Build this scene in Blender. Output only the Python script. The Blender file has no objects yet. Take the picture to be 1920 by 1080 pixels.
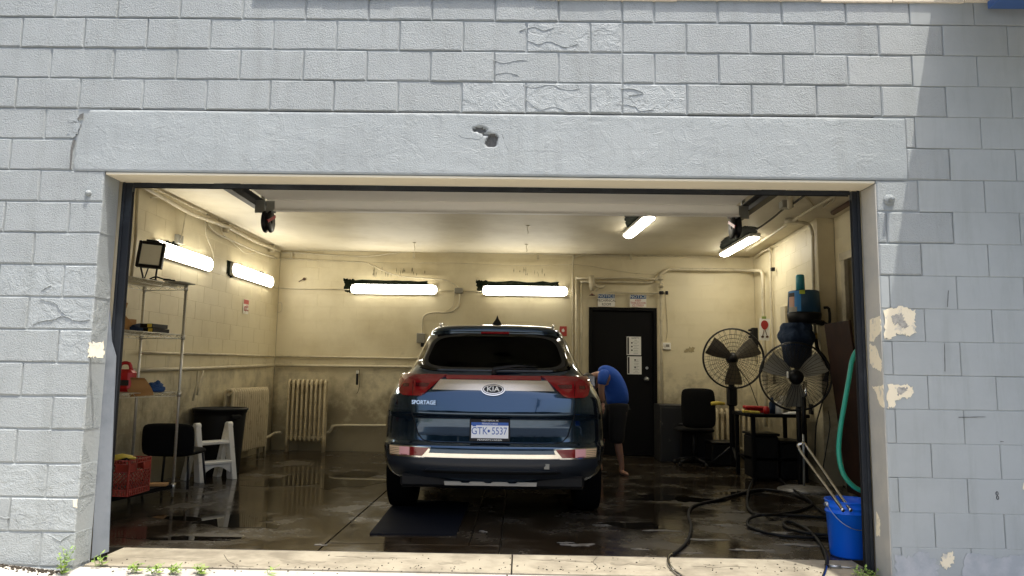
import bpy, bmesh, math, random
from mathutils import Vector, Matrix, noise
from mathutils.geometry import tessellate_polygon
random.seed(7)
R = math.radians
C = bpy.context.scene.collection

# ---------------------------------------------------------------- camera, world, sun
CX, CY, CZ = 0.3272, -4.5614, 1.0787
YAW, PITCH, ROLL, FPX = -0.0133, 0.1158, 0.0151, 1387.0
_fw = Vector((math.sin(YAW)*math.cos(PITCH), math.cos(YAW)*math.cos(PITCH), math.sin(PITCH)))
_rt = Vector((math.cos(YAW), -math.sin(YAW), 0)); _up = _rt.cross(_fw)
_r2 = _rt*math.cos(ROLL)+_up*math.sin(ROLL); _u2 = -_rt*math.sin(ROLL)+_up*math.cos(ROLL)
cam = bpy.data.objects.new('camera', bpy.data.cameras.new('camera')); C.objects.link(cam)
cam.data.sensor_width = 36; cam.data.lens = FPX/1920*36
cam.data.clip_start = .05; cam.data.clip_end = 2000
cam.matrix_world = Matrix((( _r2.x, _u2.x, -_fw.x, CX), (_r2.y, _u2.y, -_fw.y, CY), (_r2.z, _u2.z, -_fw.z, CZ), (0, 0, 0, 1)))
bpy.context.scene.camera = cam

SUN = Vector((.185, -.222, 1)).normalized()
elev = math.asin(SUN.z); az = math.atan2(SUN.x, SUN.y)
W = bpy.data.worlds.new("World"); bpy.context.scene.world = W; W.use_nodes = True
nt = W.node_tree; nt.nodes.clear()
sky = nt.nodes.new('ShaderNodeTexSky'); sky.sky_type = 'NISHITA'; sky.sun_disc = False
sky.sun_elevation = elev; sky.sun_rotation = az
sky.dust_density = 5.0; sky.ozone_density = .6; sky.air_density = 1.0
bg = nt.nodes.new('ShaderNodeBackground'); bg.inputs[1].default_value = .15
wo = nt.nodes.new('ShaderNodeOutputWorld')
nt.links.new(sky.outputs[0], bg.inputs[0]); nt.links.new(bg.outputs[0], wo.inputs[0])
sd = bpy.data.lights.new('sun', 'SUN'); sd.energy = 2.5; sd.angle = R(.5); sd.color = (1, .96, .9)
so = bpy.data.objects.new('sun', sd); C.objects.link(so)
so.rotation_euler = SUN.to_track_quat('Z', 'Y').to_euler(); so.location = (0, -4, 12)
vs = bpy.context.scene.view_settings
vs.view_transform = 'Standard'; vs.look = 'None'; vs.gamma = 1; vs.use_curve_mapping = False
vs.exposure = 1.1
LAMP = 10.5

def onY(px, py, y):
    d = _fw+_r2*((px-960)/FPX)-_u2*((py-540)/FPX); t = (y-CY)/d.y
    return Vector((CX, CY, CZ))+d*t
def onZ(px, py, z):
    d = _fw+_r2*((px-960)/FPX)-_u2*((py-540)/FPX); t = (z-CZ)/d.z
    return Vector((CX, CY, CZ))+d*t
def onX(px, py, x):
    d = _fw+_r2*((px-960)/FPX)-_u2*((py-540)/FPX); t = (x-CX)/d.x
    return Vector((CX, CY, CZ))+d*t

FZ = -.12; YB = 6.85; CEIL = 2.95; YF = .2
def lwx(y): return -3.61+.0229*(y-.2)
def rwx(y): return 3.77+.0545*(y-4.0)
def onL(px, py, off=0.0):          # point on the left wall plane
    d = _fw+_r2*((px-960)/FPX)-_u2*((py-540)/FPX)
    t = (lwx(CY)+off-CX)/(d.x-.0229*d.y)
    return Vector((CX, CY, CZ))+d*t
def onR(px, py, off=0.0):
    d = _fw+_r2*((px-960)/FPX)-_u2*((py-540)/FPX)
    t = (rwx(CY)-off-CX)/(d.x-.0545*d.y)
    return Vector((CX, CY, CZ))+d*t

# ---------------------------------------------------------------- materials
def mat(name, col, rough=.6, metal=0, bump=None, var=None, spec=.5, coat=0, emis=None, col2=None, vscale=3, mask=(.45, .62), rough2=None, vdetail=6, extra_bumps=()):
    m = bpy.data.materials.new(name); m.use_nodes = True; n = m.node_tree; b = n.nodes['Principled BSDF']
    b.inputs['Base Color'].default_value = (*col, 1); b.inputs['Roughness'].default_value = rough
    b.inputs['Metallic'].default_value = metal; b.inputs['Specular IOR Level'].default_value = spec
    if coat: b.inputs['Coat Weight'].default_value = coat; b.inputs['Coat Roughness'].default_value = .03
    if emis: b.inputs['Emission Color'].default_value = (*emis[0], 1); b.inputs['Emission Strength'].default_value = emis[1]
    geo = n.nodes.new('ShaderNodeNewGeometry')
    if col2 is not None:
        t = n.nodes.new('ShaderNodeTexNoise'); t.inputs['Scale'].default_value = vscale; t.inputs['Detail'].default_value = vdetail
        t.inputs['Roughness'].default_value = .65
        n.links.new(geo.outputs['Position'], t.inputs['Vector'])
        r = n.nodes.new('ShaderNodeMapRange'); r.inputs[1].default_value, r.inputs[2].default_value = mask
        n.links.new(t.outputs[0], r.inputs[0])
        mx = n.nodes.new('ShaderNodeMix'); mx.data_type = 'RGBA'
        mx.inputs[6].default_value = (*col, 1); mx.inputs[7].default_value = (*col2, 1)
        n.links.new(r.outputs[0], mx.inputs[0]); n.links.new(mx.outputs[2], b.inputs['Base Color'])
        if rough2 is not None:
            rr = n.nodes.new('ShaderNodeMapRange'); rr.inputs[3].default_value = rough; rr.inputs[4].default_value = rough2
            n.links.new(r.outputs[0], rr.inputs[0]); n.links.new(rr.outputs[0], b.inputs['Roughness'])
        m['mix'] = mx.name
    last = None
    for (sc, st, dist, det) in ([bump] if bump else [])+list(extra_bumps):
        t = n.nodes.new('ShaderNodeTexNoise'); t.inputs['Scale'].default_value = sc; t.inputs['Detail'].default_value = det
        n.links.new(geo.outputs['Position'], t.inputs['Vector'])
        bp = n.nodes.new('ShaderNodeBump'); bp.inputs['Strength'].default_value = st; bp.inputs['Distance'].default_value = dist
        n.links.new(t.outputs[0], bp.inputs['Height'])
        if last: n.links.new(last.outputs[0], bp.inputs['Normal'])
        last = bp
    if last: n.links.new(last.outputs[0], b.inputs['Normal'])
    return m

def facade_mat(name, col, kind):
    """painted block: orange-peel of thick paint over coarse block; 'scar' adds ragged spalled relief"""
    m = mat(name, col, .62, col2=tuple(c*.88 for c in col), vscale=1.7, mask=(.42, .7))
    n = m.node_tree; b = n.nodes['Principled BSDF']; geo = [x for x in n.nodes if x.type == 'NEW_GEOMETRY'][0]
    # rain streaks and rubbed dirt
    mp_ = n.nodes.new('ShaderNodeMapping'); mp_.inputs['Scale'].default_value = (5.5, 1, .7); n.links.new(geo.outputs['Position'], mp_.inputs[0])
    ts = n.nodes.new('ShaderNodeTexNoise'); ts.inputs['Scale'].default_value = 1.6; ts.inputs['Detail'].default_value = 7; ts.inputs['Roughness'].default_value = .7; n.links.new(mp_.outputs[0], ts.inputs['Vector'])
    rs = n.nodes.new('ShaderNodeMapRange'); rs.inputs[1].default_value = .5; rs.inputs[2].default_value = .78; rs.inputs[4].default_value = .55; n.links.new(ts.outputs[0], rs.inputs[0])
    ms_ = n.nodes.new('ShaderNodeMix'); ms_.data_type = 'RGBA'; ms_.inputs[7].default_value = (col[0]*.66, col[1]*.66, col[2]*.62, 1)
    n.links.new(rs.outputs[0], ms_.inputs[0]); n.links.new(n.nodes[m['mix']].outputs[2], ms_.inputs[6]); n.links.new(ms_.outputs[2], b.inputs['Base Color'])
    def bump(h, st, dist, prev):
        bp = n.nodes.new('ShaderNodeBump'); bp.inputs['Strength'].default_value = st; bp.inputs['Distance'].default_value = dist
        n.links.new(h, bp.inputs['Height'])
        if prev: n.links.new(prev.outputs[0], bp.inputs['Normal'])
        return bp
    def nz(sc, det=3, dist=0, rough=.55):
        t = n.nodes.new('ShaderNodeTexNoise'); t.inputs['Scale'].default_value = sc; t.inputs['Detail'].default_value = det
        t.inputs['Distortion'].default_value = dist; t.inputs['Roughness'].default_value = rough
        n.links.new(geo.outputs['Position'], t.inputs['Vector']); return t
    prev = None
    if kind == 'rough':
        prev = bump(nz(105, 3, 0, .75).outputs[0], 1, .011, None); prev = bump(nz(9, 3).outputs[0], .35, .012, prev)
        v = n.nodes.new('ShaderNodeTexVoronoi'); v.inputs['Scale'].default_value = 22
        n.links.new(geo.outputs['Position'], v.inputs['Vector'])
        r = n.nodes.new('ShaderNodeMapRange'); r.inputs[1].default_value = .05; r.inputs[2].default_value = .17; r.inputs[3].default_value = 1; r.inputs[4].default_value = 0
        n.links.new(v.outputs['Distance'], r.inputs[0])
        t = nz(2.3, 2); g = n.nodes.new('ShaderNodeMapRange'); g.inputs[1].default_value = .56; g.inputs[2].default_value = .66
        n.links.new(t.outputs[0], g.inputs[0])
        mm = n.nodes.new('ShaderNodeMath'); mm.operation = 'MULTIPLY'; n.links.new(r.outputs[0], mm.inputs[0]); n.links.new(g.outputs[0], mm.inputs[1])
        prev = bump(mm.outputs[0], .5, .004, prev)
    elif kind == 'scar':
        prev = bump(nz(120, 3).outputs[0], .9, .007, None)
        t = nz(5.0, 5, .8, .6)
        s = n.nodes.new('ShaderNodeMapRange'); s.inputs[1].default_value = .47; s.inputs[2].default_value = .5
        n.links.new(t.outputs[0], s.inputs[0]); prev = bump(s.outputs[0], .5, .005, prev)
        t = nz(11, 5, .6); s = n.nodes.new('ShaderNodeMapRange'); s.inputs[1].default_value = .42; s.inputs[2].default_value = .6
        n.links.new(t.outputs[0], s.inputs[0]); prev = bump(s.outputs[0], .5, .005, prev)
    elif kind == 'mid':
        prev = bump(nz(105, 3, 0, .75).outputs[0], .9, .008, None); prev = bump(nz(6, 4, .5).outputs[0], .35, .012, prev)
    elif kind == 'smooth':
        prev = bump(nz(30, 4).outputs[0], .22, .004, None); prev = bump(nz(3.5, 4, .5).outputs[0], .35, .012, prev)
        prev = bump(nz(130, 2).outputs[0], .12, .002, prev)
    elif kind == 'lintel':
        prev = bump(nz(120, 3, 0, .7).outputs[0], .8, .006, None)
        t = n.nodes.new('ShaderNodeTexNoise'); t.inputs['Scale'].default_value = 6; t.inputs['Detail'].default_value = 5; t.inputs['Distortion'].default_value = .6
        tv = nz(4.5, 6, 1.2, .65); s = n.nodes.new('ShaderNodeMapRange'); s.inputs[1].default_value = .52; s.inputs[2].default_value = .56
        n.links.new(tv.outputs[0], s.inputs[0]); prev = bump(s.outputs[0], .35, .004, prev)
        mp = n.nodes.new('ShaderNodeMapping'); mp.inputs['Scale'].default_value = (.6, 1, 1.3)
        n.links.new(geo.outputs['Position'], mp.inputs[0]); n.links.new(mp.outputs[0], t.inputs['Vector'])
        prev = bump(t.outputs[0], .4, .012, prev)
    n.links.new(prev.outputs[0], b.inputs['Normal'])
    return m

GREY = (.352, .382, .378)
M = {}
M['rough'] = facade_mat('grey paint on coarse block', GREY, 'rough')
M['mid'] = facade_mat('grey paint on fine block', (.385, .412, .402), 'mid')  # grey lifted towards the brightened shaded blocks
M['scar'] = facade_mat('grey paint on spalled block', GREY, 'scar')
M['smooth'] = facade_mat('grey paint rolled thick', (.398, .424, .410), 'smooth')  # grey lifted in the colour to brighten the shaded right blocks
M['lintel'] = facade_mat('grey paint on concrete lintel', (.345, .376, .372), 'lintel')
M['mortar'] = mat('painted mortar', (.34, .365, .36), .7, bump=(60, .5, .004, 3))
M['creampatch'] = mat('bare cream paint', (.88, .78, .56), .7, col2=(.60, .56, .46), vscale=16, mask=(.56, .66), bump=(60, .5, .003, 4))
M['concrete_raw'] = mat('raw concrete', (.13, .13, .12), .9, bump=(90, .8, .006, 4))
M['cream'] = mat('cream wall paint', (.70, .625, .43), .5, col2=(.56, .48, .30), vscale=1.1, mask=(.46, .72), bump=(70, .15, .003, 3), extra_bumps=((5, .2, .01, 4),))
M['creampipe'] = mat('cream pipe paint', (.55, .49, .35), .45, col2=(.34, .29, .19), vscale=6, mask=(.5, .75))
M['ceil'] = mat('ceiling paint', (.76, .70, .55), .6, col2=(.56, .49, .34), vscale=.9, mask=(.45, .75), bump=(40, .12, .004, 3))
M['soffit'] = mat('pale bounce colour', (.72, .66, .50), .6, bump=(20, .3, .005, 3))
M['steelframe'] = mat('dark blue grey steel', (.015, .018, .022), .55, col2=(.05, .06, .07), vscale=3, mask=(.52, .8), spec=.3, bump=(12, .2, .004, 3))
M['rubber'] = mat('black rubber', (.006, .006, .006), .55, spec=.25)
M['blackpaint'] = mat('black paint', (.004, .004, .0045), .6, spec=.15)
M['blackplastic'] = mat('black plastic', (.007, .007, .008), .42, spec=.3, bump=(200, .1, .001, 2))
M['darkmetal'] = mat('dark metal', (.014, .014, .016), .45, .3)
M['galv'] = mat('galvanised steel', (.45, .47, .47), .38, .85, bump=(30, .1, .002, 3))
M['chrome'] = mat('bright chrome', (.72, .72, .70), .12, 1)
M['shelfwire'] = mat('zinc wire', (.62, .60, .53), .35, .8)
M['doorwhite'] = mat('white door panel', (.88, .86, .79), .4, bump=(6, .1, .003, 2))
M['white'] = mat('white plastic', (.82, .80, .73), .4, col2=(.45, .42, .33), vscale=12, mask=(.58, .75))
M['paper'] = mat('white paper', (.78, .78, .74), .6)
M['ink'] = mat('black ink', (.02, .02, .02), .6)
M['bluesign'] = mat('blue sign print', (.02, .09, .25), .5)
M['redprint'] = mat('red print', (.45, .05, .04), .5)
M['lamp'] = mat('lit lamp diffuser', (.9, .9, .85), .4, emis=((1, .94, .80), LAMP))
M['lamphouse'] = mat('lamp housing', (.55, .53, .45), .5)
M['soot'] = mat('old dark paint patch', (.006, .009, .005), .95, spec=.05, col2=(.03, .03, .02), vscale=14, mask=(.5, .7))
M['floor'] = mat('wet concrete', (.024, .017, .010), .09, col2=(.058, .050, .037), vscale=1.6, mask=(.44, .64), rough2=.38, vdetail=8, bump=(35, .12, .003, 5), extra_bumps=((5, .12, .006, 4),))
M['sill'] = mat('dry concrete sill', (.34, .305, .225), .85, col2=(.20, .175, .125), vscale=4, vdetail=9, mask=(.42, .66), bump=(70, .4, .004, 5))
M['walk'] = mat('pavement concrete', (.50, .47, .41), .88, col2=(.34, .32, .27), vscale=2.4, mask=(.4, .7), bump=(60, .4, .004, 5))
M['asphalt'] = mat('asphalt', (.05, .05, .052), .85, bump=(80, .5, .006, 4))
M['soil'] = mat('dark soil', (.045, .035, .022), .95, bump=(60, .8, .01, 5))
M['leaf'] = mat('weed leaf', (.13, .24, .035), .55, col2=(.26, .36, .07), vscale=18, mask=(.4, .6))
M['carpaint'] = mat('blue metallic paint', (.018, .046, .085), .12, .85, coat=1, spec=.6)
M['glass'] = mat('tinted glass', (.004, .005, .005), .02, spec=.7)
M['seatblack'] = mat('dark seat cloth', (.006, .006, .006), .85, spec=.15)
M['redlens'] = mat('red lens', (.20, .006, .009), .08, coat=1)
M['reddark'] = mat('dark red lens', (.07, .003, .005), .1, coat=1)
M['pinklens'] = mat('pale reflector', (.85, .45, .45), .15, coat=1)
M['amber'] = mat('clear amber lens', (.80, .58, .36), .12, coat=1)
M['paint_glare'] = mat('painted body glare', (.82, .76, .66), .22, .9)  # silver colour standing in for glare on the curved body
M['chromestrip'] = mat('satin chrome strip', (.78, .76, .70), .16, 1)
M['skid'] = mat('silver skid plate', (.55, .52, .44), .4, .3)
M['tyre'] = mat('tyre rubber', (.003, .003, .003), .9, spec=.05, bump=(40, .3, .004, 3))
M['rim'] = mat('alloy rim', (.35, .35, .36), .25, .9)
M['plate'] = mat('plate white', (.80, .82, .84), .35)
M['plateblue'] = mat('plate blue', (.03, .10, .38), .4)
M['skin'] = mat('skin', (.46, .25, .17), .5, bump=(60, .1, .002, 3))
M['shirt'] = mat('blue cotton', (.008, .085, .48), .75, bump=(16, .5, .012, 3), extra_bumps=((200, .2, .002, 2),))
M['shorts'] = mat('black cotton', (.010, .010, .012), .85, bump=(14, .4, .01, 3))
M['hair'] = mat('dark hair', (.02, .015, .01), .6)
M['bucket'] = mat('blue bucket plastic', (.004, .15, .85), .33, bump=(8, .08, .004, 2))
M['tealhose'] = mat('green rubber hose', (.02, .30, .20), .4)
M['teal'] = mat('teal plastic', (.03, .25, .30), .35)
M['drum'] = mat('blue drum plastic', (.025, .085, .16), .45, col2=(.015, .05, .11), vscale=8, mask=(.5, .8))
M['navycloth'] = mat('navy cloth', (.010, .028, .07), .85, bump=(22, 1, .02, 3))
M['brownboard'] = mat('dark brown board', (.032, .012, .007), .6, spec=.2, col2=(.012, .005, .004), vscale=5, mask=(.4, .7))
M['redplastic'] = mat('red plastic', (.45, .012, .015), .35)
M['crate'] = mat('faded red crate', (.34, .035, .018), .55, col2=(.22, .025, .015), vscale=9, mask=(.4, .7))
M['yellow'] = mat('yellow plastic', (.72, .55, .08), .4)
M['card'] = mat('cardboard', (.42, .23, .085), .8, bump=(30, .1, .002, 2))
M['bluerag'] = mat('blue glove', (.01, .06, .20), .6, bump=(30, .9, .02, 3))
M['floodglass'] = mat('flood lamp glass', (.75, .72, .58), .45)
M['radiator'] = mat('radiator paint', (.52, .44, .28), .45, col2=(.27, .21, .12), vscale=7, mask=(.5, .72))
M['binblack'] = mat('bin black plastic', (.006, .006, .006), .55, spec=.25)
M['fanmetal'] = mat('fan blade metal', (.10, .085, .06), .4, .3)
M['fanlight'] = mat('pale fan blade', (.55, .52, .42), .4, .1)
M['roofsteel'] = mat('blue steel', (.05, .12, .32), .4)
M['fascia'] = mat('beige fascia', (.72, .64, .50), .5)
M['mat'] = mat('ribbed navy mat', (.004, .005, .008), .6, spec=.12)
M['strawberry'] = mat('berry red', (.33, .02, .02), .45)
M['greenpaint'] = mat('leaf green', (.20, .30, .06), .5)
M['brown'] = mat('brown', (.09, .04, .02), .6)
M['brass'] = mat('brass', (.6, .42, .16), .3, 1)
M['greyplastic'] = mat('grey box', (.25, .24, .20), .5)

# lower interior walls: ragged splash grime plus low gloom painted into the colour
def add_grime_gloom(m, zmax, dark):
    n = m.node_tree; b = n.nodes['Principled BSDF']; geo = [x for x in n.nodes if x.type == 'NEW_GEOMETRY'][0]
    mx = n.nodes[m['mix']]
    sep = n.nodes.new('ShaderNodeSeparateXYZ'); n.links.new(geo.outputs['Position'], sep.inputs[0])
    t = n.nodes.new('ShaderNodeTexNoise'); t.inputs['Scale'].default_value = 3.2; t.inputs['Detail'].default_value = 8; t.inputs['Roughness'].default_value = .7
    n.links.new(geo.outputs['Position'], t.inputs['Vector'])
    a = n.nodes.new('ShaderNodeMath'); a.operation = 'MULTIPLY_ADD'; a.inputs[1].default_value = 2.4
    n.links.new(t.outputs[0], a.inputs[0]); n.links.new(sep.outputs[2], a.inputs[2])
    r = n.nodes.new('ShaderNodeMapRange'); r.inputs[1].default_value = zmax+1.2; r.inputs[2].default_value = .55+1.0
    r.inputs[3].default_value = 0; r.inputs[4].default_value = .72
    n.links.new(a.outputs[0], r.inputs[0])
    m2 = n.nodes.new('ShaderNodeMix'); m2.data_type = 'RGBA'; m2.inputs[7].default_value = (*dark, 1)
    n.links.new(r.outputs[0], m2.inputs[0]); n.links.new(mx.outputs[2], m2.inputs[6]); n.links.new(m2.outputs[2], b.inputs['Base Color'])
add_grime_gloom(M['cream'], 1.10, (.13, .105, .060))

# ---------------------------------------------------------------- geometry builder
ORG = {}
def thing(name, label, cat, loc, group=None, kind=None):
    o = bpy.data.objects.new(name, None); C.objects.link(o); o.location = loc
    o.empty_display_size = .1
    if label: o['label'] = label
    if cat: o['category'] = cat
    if group: o['group'] = group
    if kind: o['kind'] = kind
    ORG[o.name] = Vector(loc); return o

def catmull(pts, n=6, closed=False):
    pts = [Vector(p) for p in pts]
    if len(pts) < 3 and not closed: return pts
    out = []; N = len(pts)
    rng = range(N if closed else N-1)
    for i in rng:
        if closed: p0, p1, p2, p3 = pts[i-1], pts[i], pts[(i+1) % N], pts[(i+2) % N]
        else: p0, p1, p2, p3 = pts[max(i-1, 0)], pts[i], pts[i+1], pts[min(i+2, N-1)]
        for k in range(n):
            t = k/n
            out.append(.5*((2*p1)+(-p0+p2)*t+(2*p0-5*p1+4*p2-p3)*t*t+(-p0+3*p1-3*p2+p3)*t**3))
    if not closed: out.append(pts[-1])
    return out

class G:
    def __init__(s): s.v = []; s.f = []; s.m = []; s.sm = []
    def add(s, vs, fs, mi=0, sm=False):
        b = len(s.v); s.v += [Vector(v) for v in vs]
        for f in fs: s.f.append([b+i for i in f]); s.m.append(mi); s.sm.append(sm)
        return s
    def box(s, c, d, rot=None, mi=0, ch=0):
        x, y, z = d[0]/2, d[1]/2, d[2]/2; c = Vector(c)
        if ch:
            vs = []; idx = {}
            for sx in (-1, 1):
                for sy in (-1, 1):
                    for sz in (-1, 1):
                        for a in range(3):
                            v = [sx*(x-ch), sy*(y-ch), sz*(z-ch)]; v[a] = (sx*x, sy*y, sz*z)[a]
                            idx[(sx, sy, sz, a)] = len(vs); vs.append(Vector(v))
            fs = []
            for a in range(3):
                b_, c_ = (a+1) % 3, (a+2) % 3
                for sg in (-1, 1):
                    q = []
                    for (p, r) in ((-1, -1), (1, -1), (1, 1), (-1, 1)):
                        k = [0, 0, 0]; k[a] = sg; k[b_] = p; k[c_] = r; q.append(idx[(*k, a)])
                    fs.append(q if sg > 0 else q[::-1])
                for p in (-1, 1):
                    for r in (-1, 1):
                        k1 = [0, 0, 0]; k2 = [0, 0, 0]; k1[a] = -1; k2[a] = 1
                        k1[b_] = k2[b_] = p; k1[c_] = k2[c_] = r
                        fs.append([idx[(*k1, b_)], idx[(*k2, b_)], idx[(*k2, c_)], idx[(*k1, c_)]])
            for sx in (-1, 1):
                for sy in (-1, 1):
                    for sz in (-1, 1): fs.append([idx[(sx, sy, sz, a)] for a in range(3)])
        else:
            vs = [Vector((i*x, j*y, k*z)) for i in (-1, 1) for j in (-1, 1) for k in (-1, 1)]
            fs = [[0, 1, 3, 2], [4, 6, 7, 5], [0, 4, 5, 1], [2, 3, 7, 6], [0, 2, 6, 4], [1, 5, 7, 3]]
        if rot is not None: vs = [rot @ v for v in vs]
        return s.add([v+c for v in vs], fs, mi)
    def tube(s, pts, r, n=8, mi=0, closed=False, cap=True, sub=0):
        pts = catmull(pts, sub, closed) if sub else [Vector(p) for p in pts]
        N = len(pts); rs = r if isinstance(r, (list, tuple)) else [r]*N
        if len(rs) != N: rs = [rs[min(int(i*len(rs)/N), len(rs)-1)] for i in range(N)]
        vs = []; prev = None
        for i, p in enumerate(pts):
            a = pts[i-1] if (i > 0 or closed) else p
            b = pts[(i+1) % N] if (i < N-1 or closed) else p
            t = (b-a); t = t.normalized() if t.length > 1e-9 else Vector((0, 0, 1))
            if prev is None:
                u = t.orthogonal().normalized()
            else:
                u = prev-t*prev.dot(t); u = u.normalized() if u.length > 1e-6 else t.orthogonal().normalized()
            prev = u; w = t.cross(u)
            for k in range(n):
                th = 2*math.pi*k/n; vs.append(p+(u*math.cos(th)+w*math.sin(th))*rs[i])
        fs = []
        for i in range(N if closed else N-1):
            j = (i+1) % N
            for k in range(n): fs.append([i*n+k, i*n+(k+1) % n, j*n+(k+1) % n, j*n+k])
        s.add(vs, fs, mi, True)
        if cap and not closed:
            b = len(s.v)-len(vs)
            s.f.append([b+k for k in range(n)][::-1]); s.m.append(mi); s.sm.append(False)
            s.f.append([b+(N-1)*n+k for k in range(n)]); s.m.append(mi); s.sm.append(False)
        return s
    def cyl(s, p0, p1, r0, r1=None, n=20, mi=0):
        p0, p1 = Vector(p0), Vector(p1)
        return s.tube([p0, p1], [r0, r0 if r1 is None else r1], n, mi)
    def lathe(s, prof, c, axis=(0, 0, 1), n=32, mi=0, sm=True):
        ax = Vector(axis).normalized(); u = ax.orthogonal().normalized(); w = ax.cross(u); c = Vector(c); vs = []
        for (r, h) in prof:
            for k in range(n):
                th = 2*math.pi*k/n; vs.append(c+ax*h+(u*math.cos(th)+w*math.sin(th))*r)
        fs = []
        for i in range(len(prof)-1):
            for k in range(n): fs.append([i*n+k, i*n+(k+1) % n, (i+1)*n+(k+1) % n, (i+1)*n+k])
        return s.add(vs, fs, mi, sm)
    def prism(s, poly, o, ux, uy, depth, mi=0, mi_side=None):
        """poly in (ux,uy) plane at o, extruded by the vector depth"""
        o, ux, uy, dp = Vector(o), Vector(ux), Vector(uy), Vector(depth)
        a = [o+ux*p[0]+uy*p[1] for p in poly]; n = len(a)
        tris = tessellate_polygon([a]); b = len(s.v)
        s.v += a+[p+dp for p in a]
        for t in tris:
            s.f.append([b+i for i in t]); s.m.append(mi); s.sm.append(False)
            s.f.append([b+n+i for i in reversed(t)]); s.m.append(mi); s.sm.append(False)
        for i in range(n):
            j = (i+1) % n; s.f.append([b+i, b+j, b+n+j, b+n+i]); s.m.append(mi if mi_side is None else mi_side); s.sm.append(False)
        return s
    def build(s, name, mats, parent=None, label=None, cat=None, group=None, kind=None, fix=True, origin=None):
        me = bpy.data.meshes.new(name)
        if parent is not None: org = ORG[parent.name]
        else:
            if origin is None:
                xs = [v.x for v in s.v]; ys = [v.y for v in s.v]; zs = [v.z for v in s.v]
                origin = ((min(xs)+max(xs))/2, (min(ys)+max(ys))/2, min(zs))
            org = Vector(origin)
        me.from_pydata([v-org for v in s.v], [], s.f)
        for m in (mats if isinstance(mats, (list, tuple)) else [mats]): me.materials.append(M[m] if isinstance(m, str) else m)
        me.polygons.foreach_set('material_index', s.m); me.polygons.foreach_set('use_smooth', s.sm)
        if fix:
            bm = bmesh.new(); bm.from_mesh(me); bmesh.ops.recalc_face_normals(bm, faces=bm.faces); bm.to_mesh(me); bm.free()
        me.update()
        o = bpy.data.objects.new(name, me); C.objects.link(o)
        if parent is not None: o.parent = parent
        else: o.location = org
        ORG[o.name] = org
        if label: o['label'] = label
        if cat: o['category'] = cat
        if group: o['group'] = group
        if kind: o['kind'] = kind
        return o

def text_mesh(name, body, size, o, ux, uy, m, parent, depth=.0015, align='CENTER', xs=1.0, bold=0.0):
    cu = bpy.data.curves.new(name, 'FONT'); cu.body = body; cu.size = size; cu.align_x = align; cu.align_y = 'CENTER'
    cu.extrude = depth/2; cu.offset = bold; cu.resolution_u = 3
    ob = bpy.data.objects.new(name+'_tmp', cu); C.objects.link(ob)
    dg = bpy.context.evaluated_depsgraph_get(); dg.update()
    me = bpy.data.meshes.new_from_object(ob.evaluated_get(dg)); bpy.data.objects.remove(ob)
    ux, uy = Vector(ux).normalized(), Vector(uy).normalized(); nz = ux.cross(uy); o = Vector(o)-ORG[parent.name]
    for v in me.vertices: v.co = o+ux*(v.co.x*xs)+uy*v.co.y+nz*v.co.z
    me.materials.clear(); me.materials.append(M[m]); me.name = name
    r = bpy.data.objects.new(name, me); C.objects.link(r); r.parent = parent; ORG[r.name] = ORG[parent.name]
    return r

X_, Y_, Z_ = Vector((1, 0, 0)), Vector((0, 1, 0)), Vector((0, 0, 1))

# ================================================================ GROUND
g = G(); g.box((0, -302, -.42), (1200, 597, .1)); g.build('street', 'asphalt', kind='structure')
g = G(); g.box((0, 300, -.42), (1200, 584, .1)); g.build('ground_behind', 'asphalt', kind='structure')
# pavement: slabs sloping gently to the street, gaps between them
pv = thing('pavement', None, None, (0, -1.5, FZ), kind='structure')
xs = [-6.2, -4.7, -2.42, .262, 2.72, 4.4, 6.2]
for i in range(len(xs)-1):
    for j in range(2):
        y1 = .085-j*1.68; y0 = y1-1.66
        g = G(); a, b = xs[i]+.005, xs[i+1]-.005
        z0, z1 = FZ-.008+(y0-.085)*.03, FZ-.008+(y1-.085)*.03
        def dz(x): return max(0, (-2.42-x))*.085
        vs = [(a, y0, z0+dz(a)), (b, y0, z0+dz(b)), (b, y1, z1+dz(b)), (a, y1, z1+dz(a))]
        g.add(vs+[(v[0], v[1], v[2]-.15) for v in vs], [[0, 1, 2, 3], [7, 6, 5, 4], [0, 4, 5, 1], [1, 5, 6, 2], [2, 6, 7, 3], [3, 7, 4, 0]])
        g.build('slab', 'walk', pv)
g = G(); g.box((0, -3.36, -.28), (12.4, .14, .2), ch=.012); g.build('kerb', 'walk', pv)
# garage floor
fl = thing('garage_floor', None, None, (0, 3, FZ), kind='structure')
def slab(x0, x1, y0, y1, m, z=FZ):
    g = G(); g.box(((x0+x1)/2, (y0+y1)/2, z-.06), (x1-x0-.009, y1-y0-.009, .12), ch=.003); g.build('slab', m, fl)
slab(-2.33, .288, .09, .56, 'sill', FZ+.002); slab(.288, 2.55, .09, .56, 'sill', FZ+.002)
slab(-3.6, -1.02, .56, 6.84, 'floor'); slab(-1.02, .20, .56, .80, 'floor'); slab(-1.02, -.02, .80, 6.84, 'floor'); slab(-.02, .20, .80, 6.84, 'floor')
slab(.20, 4.2, .56, 6.84, 'floor')
g = G(); g.box((.3, 3.5, FZ-.11), (8.6, 6.9, .1)); g.build('bedding', 'concrete_raw', fl)
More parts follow.
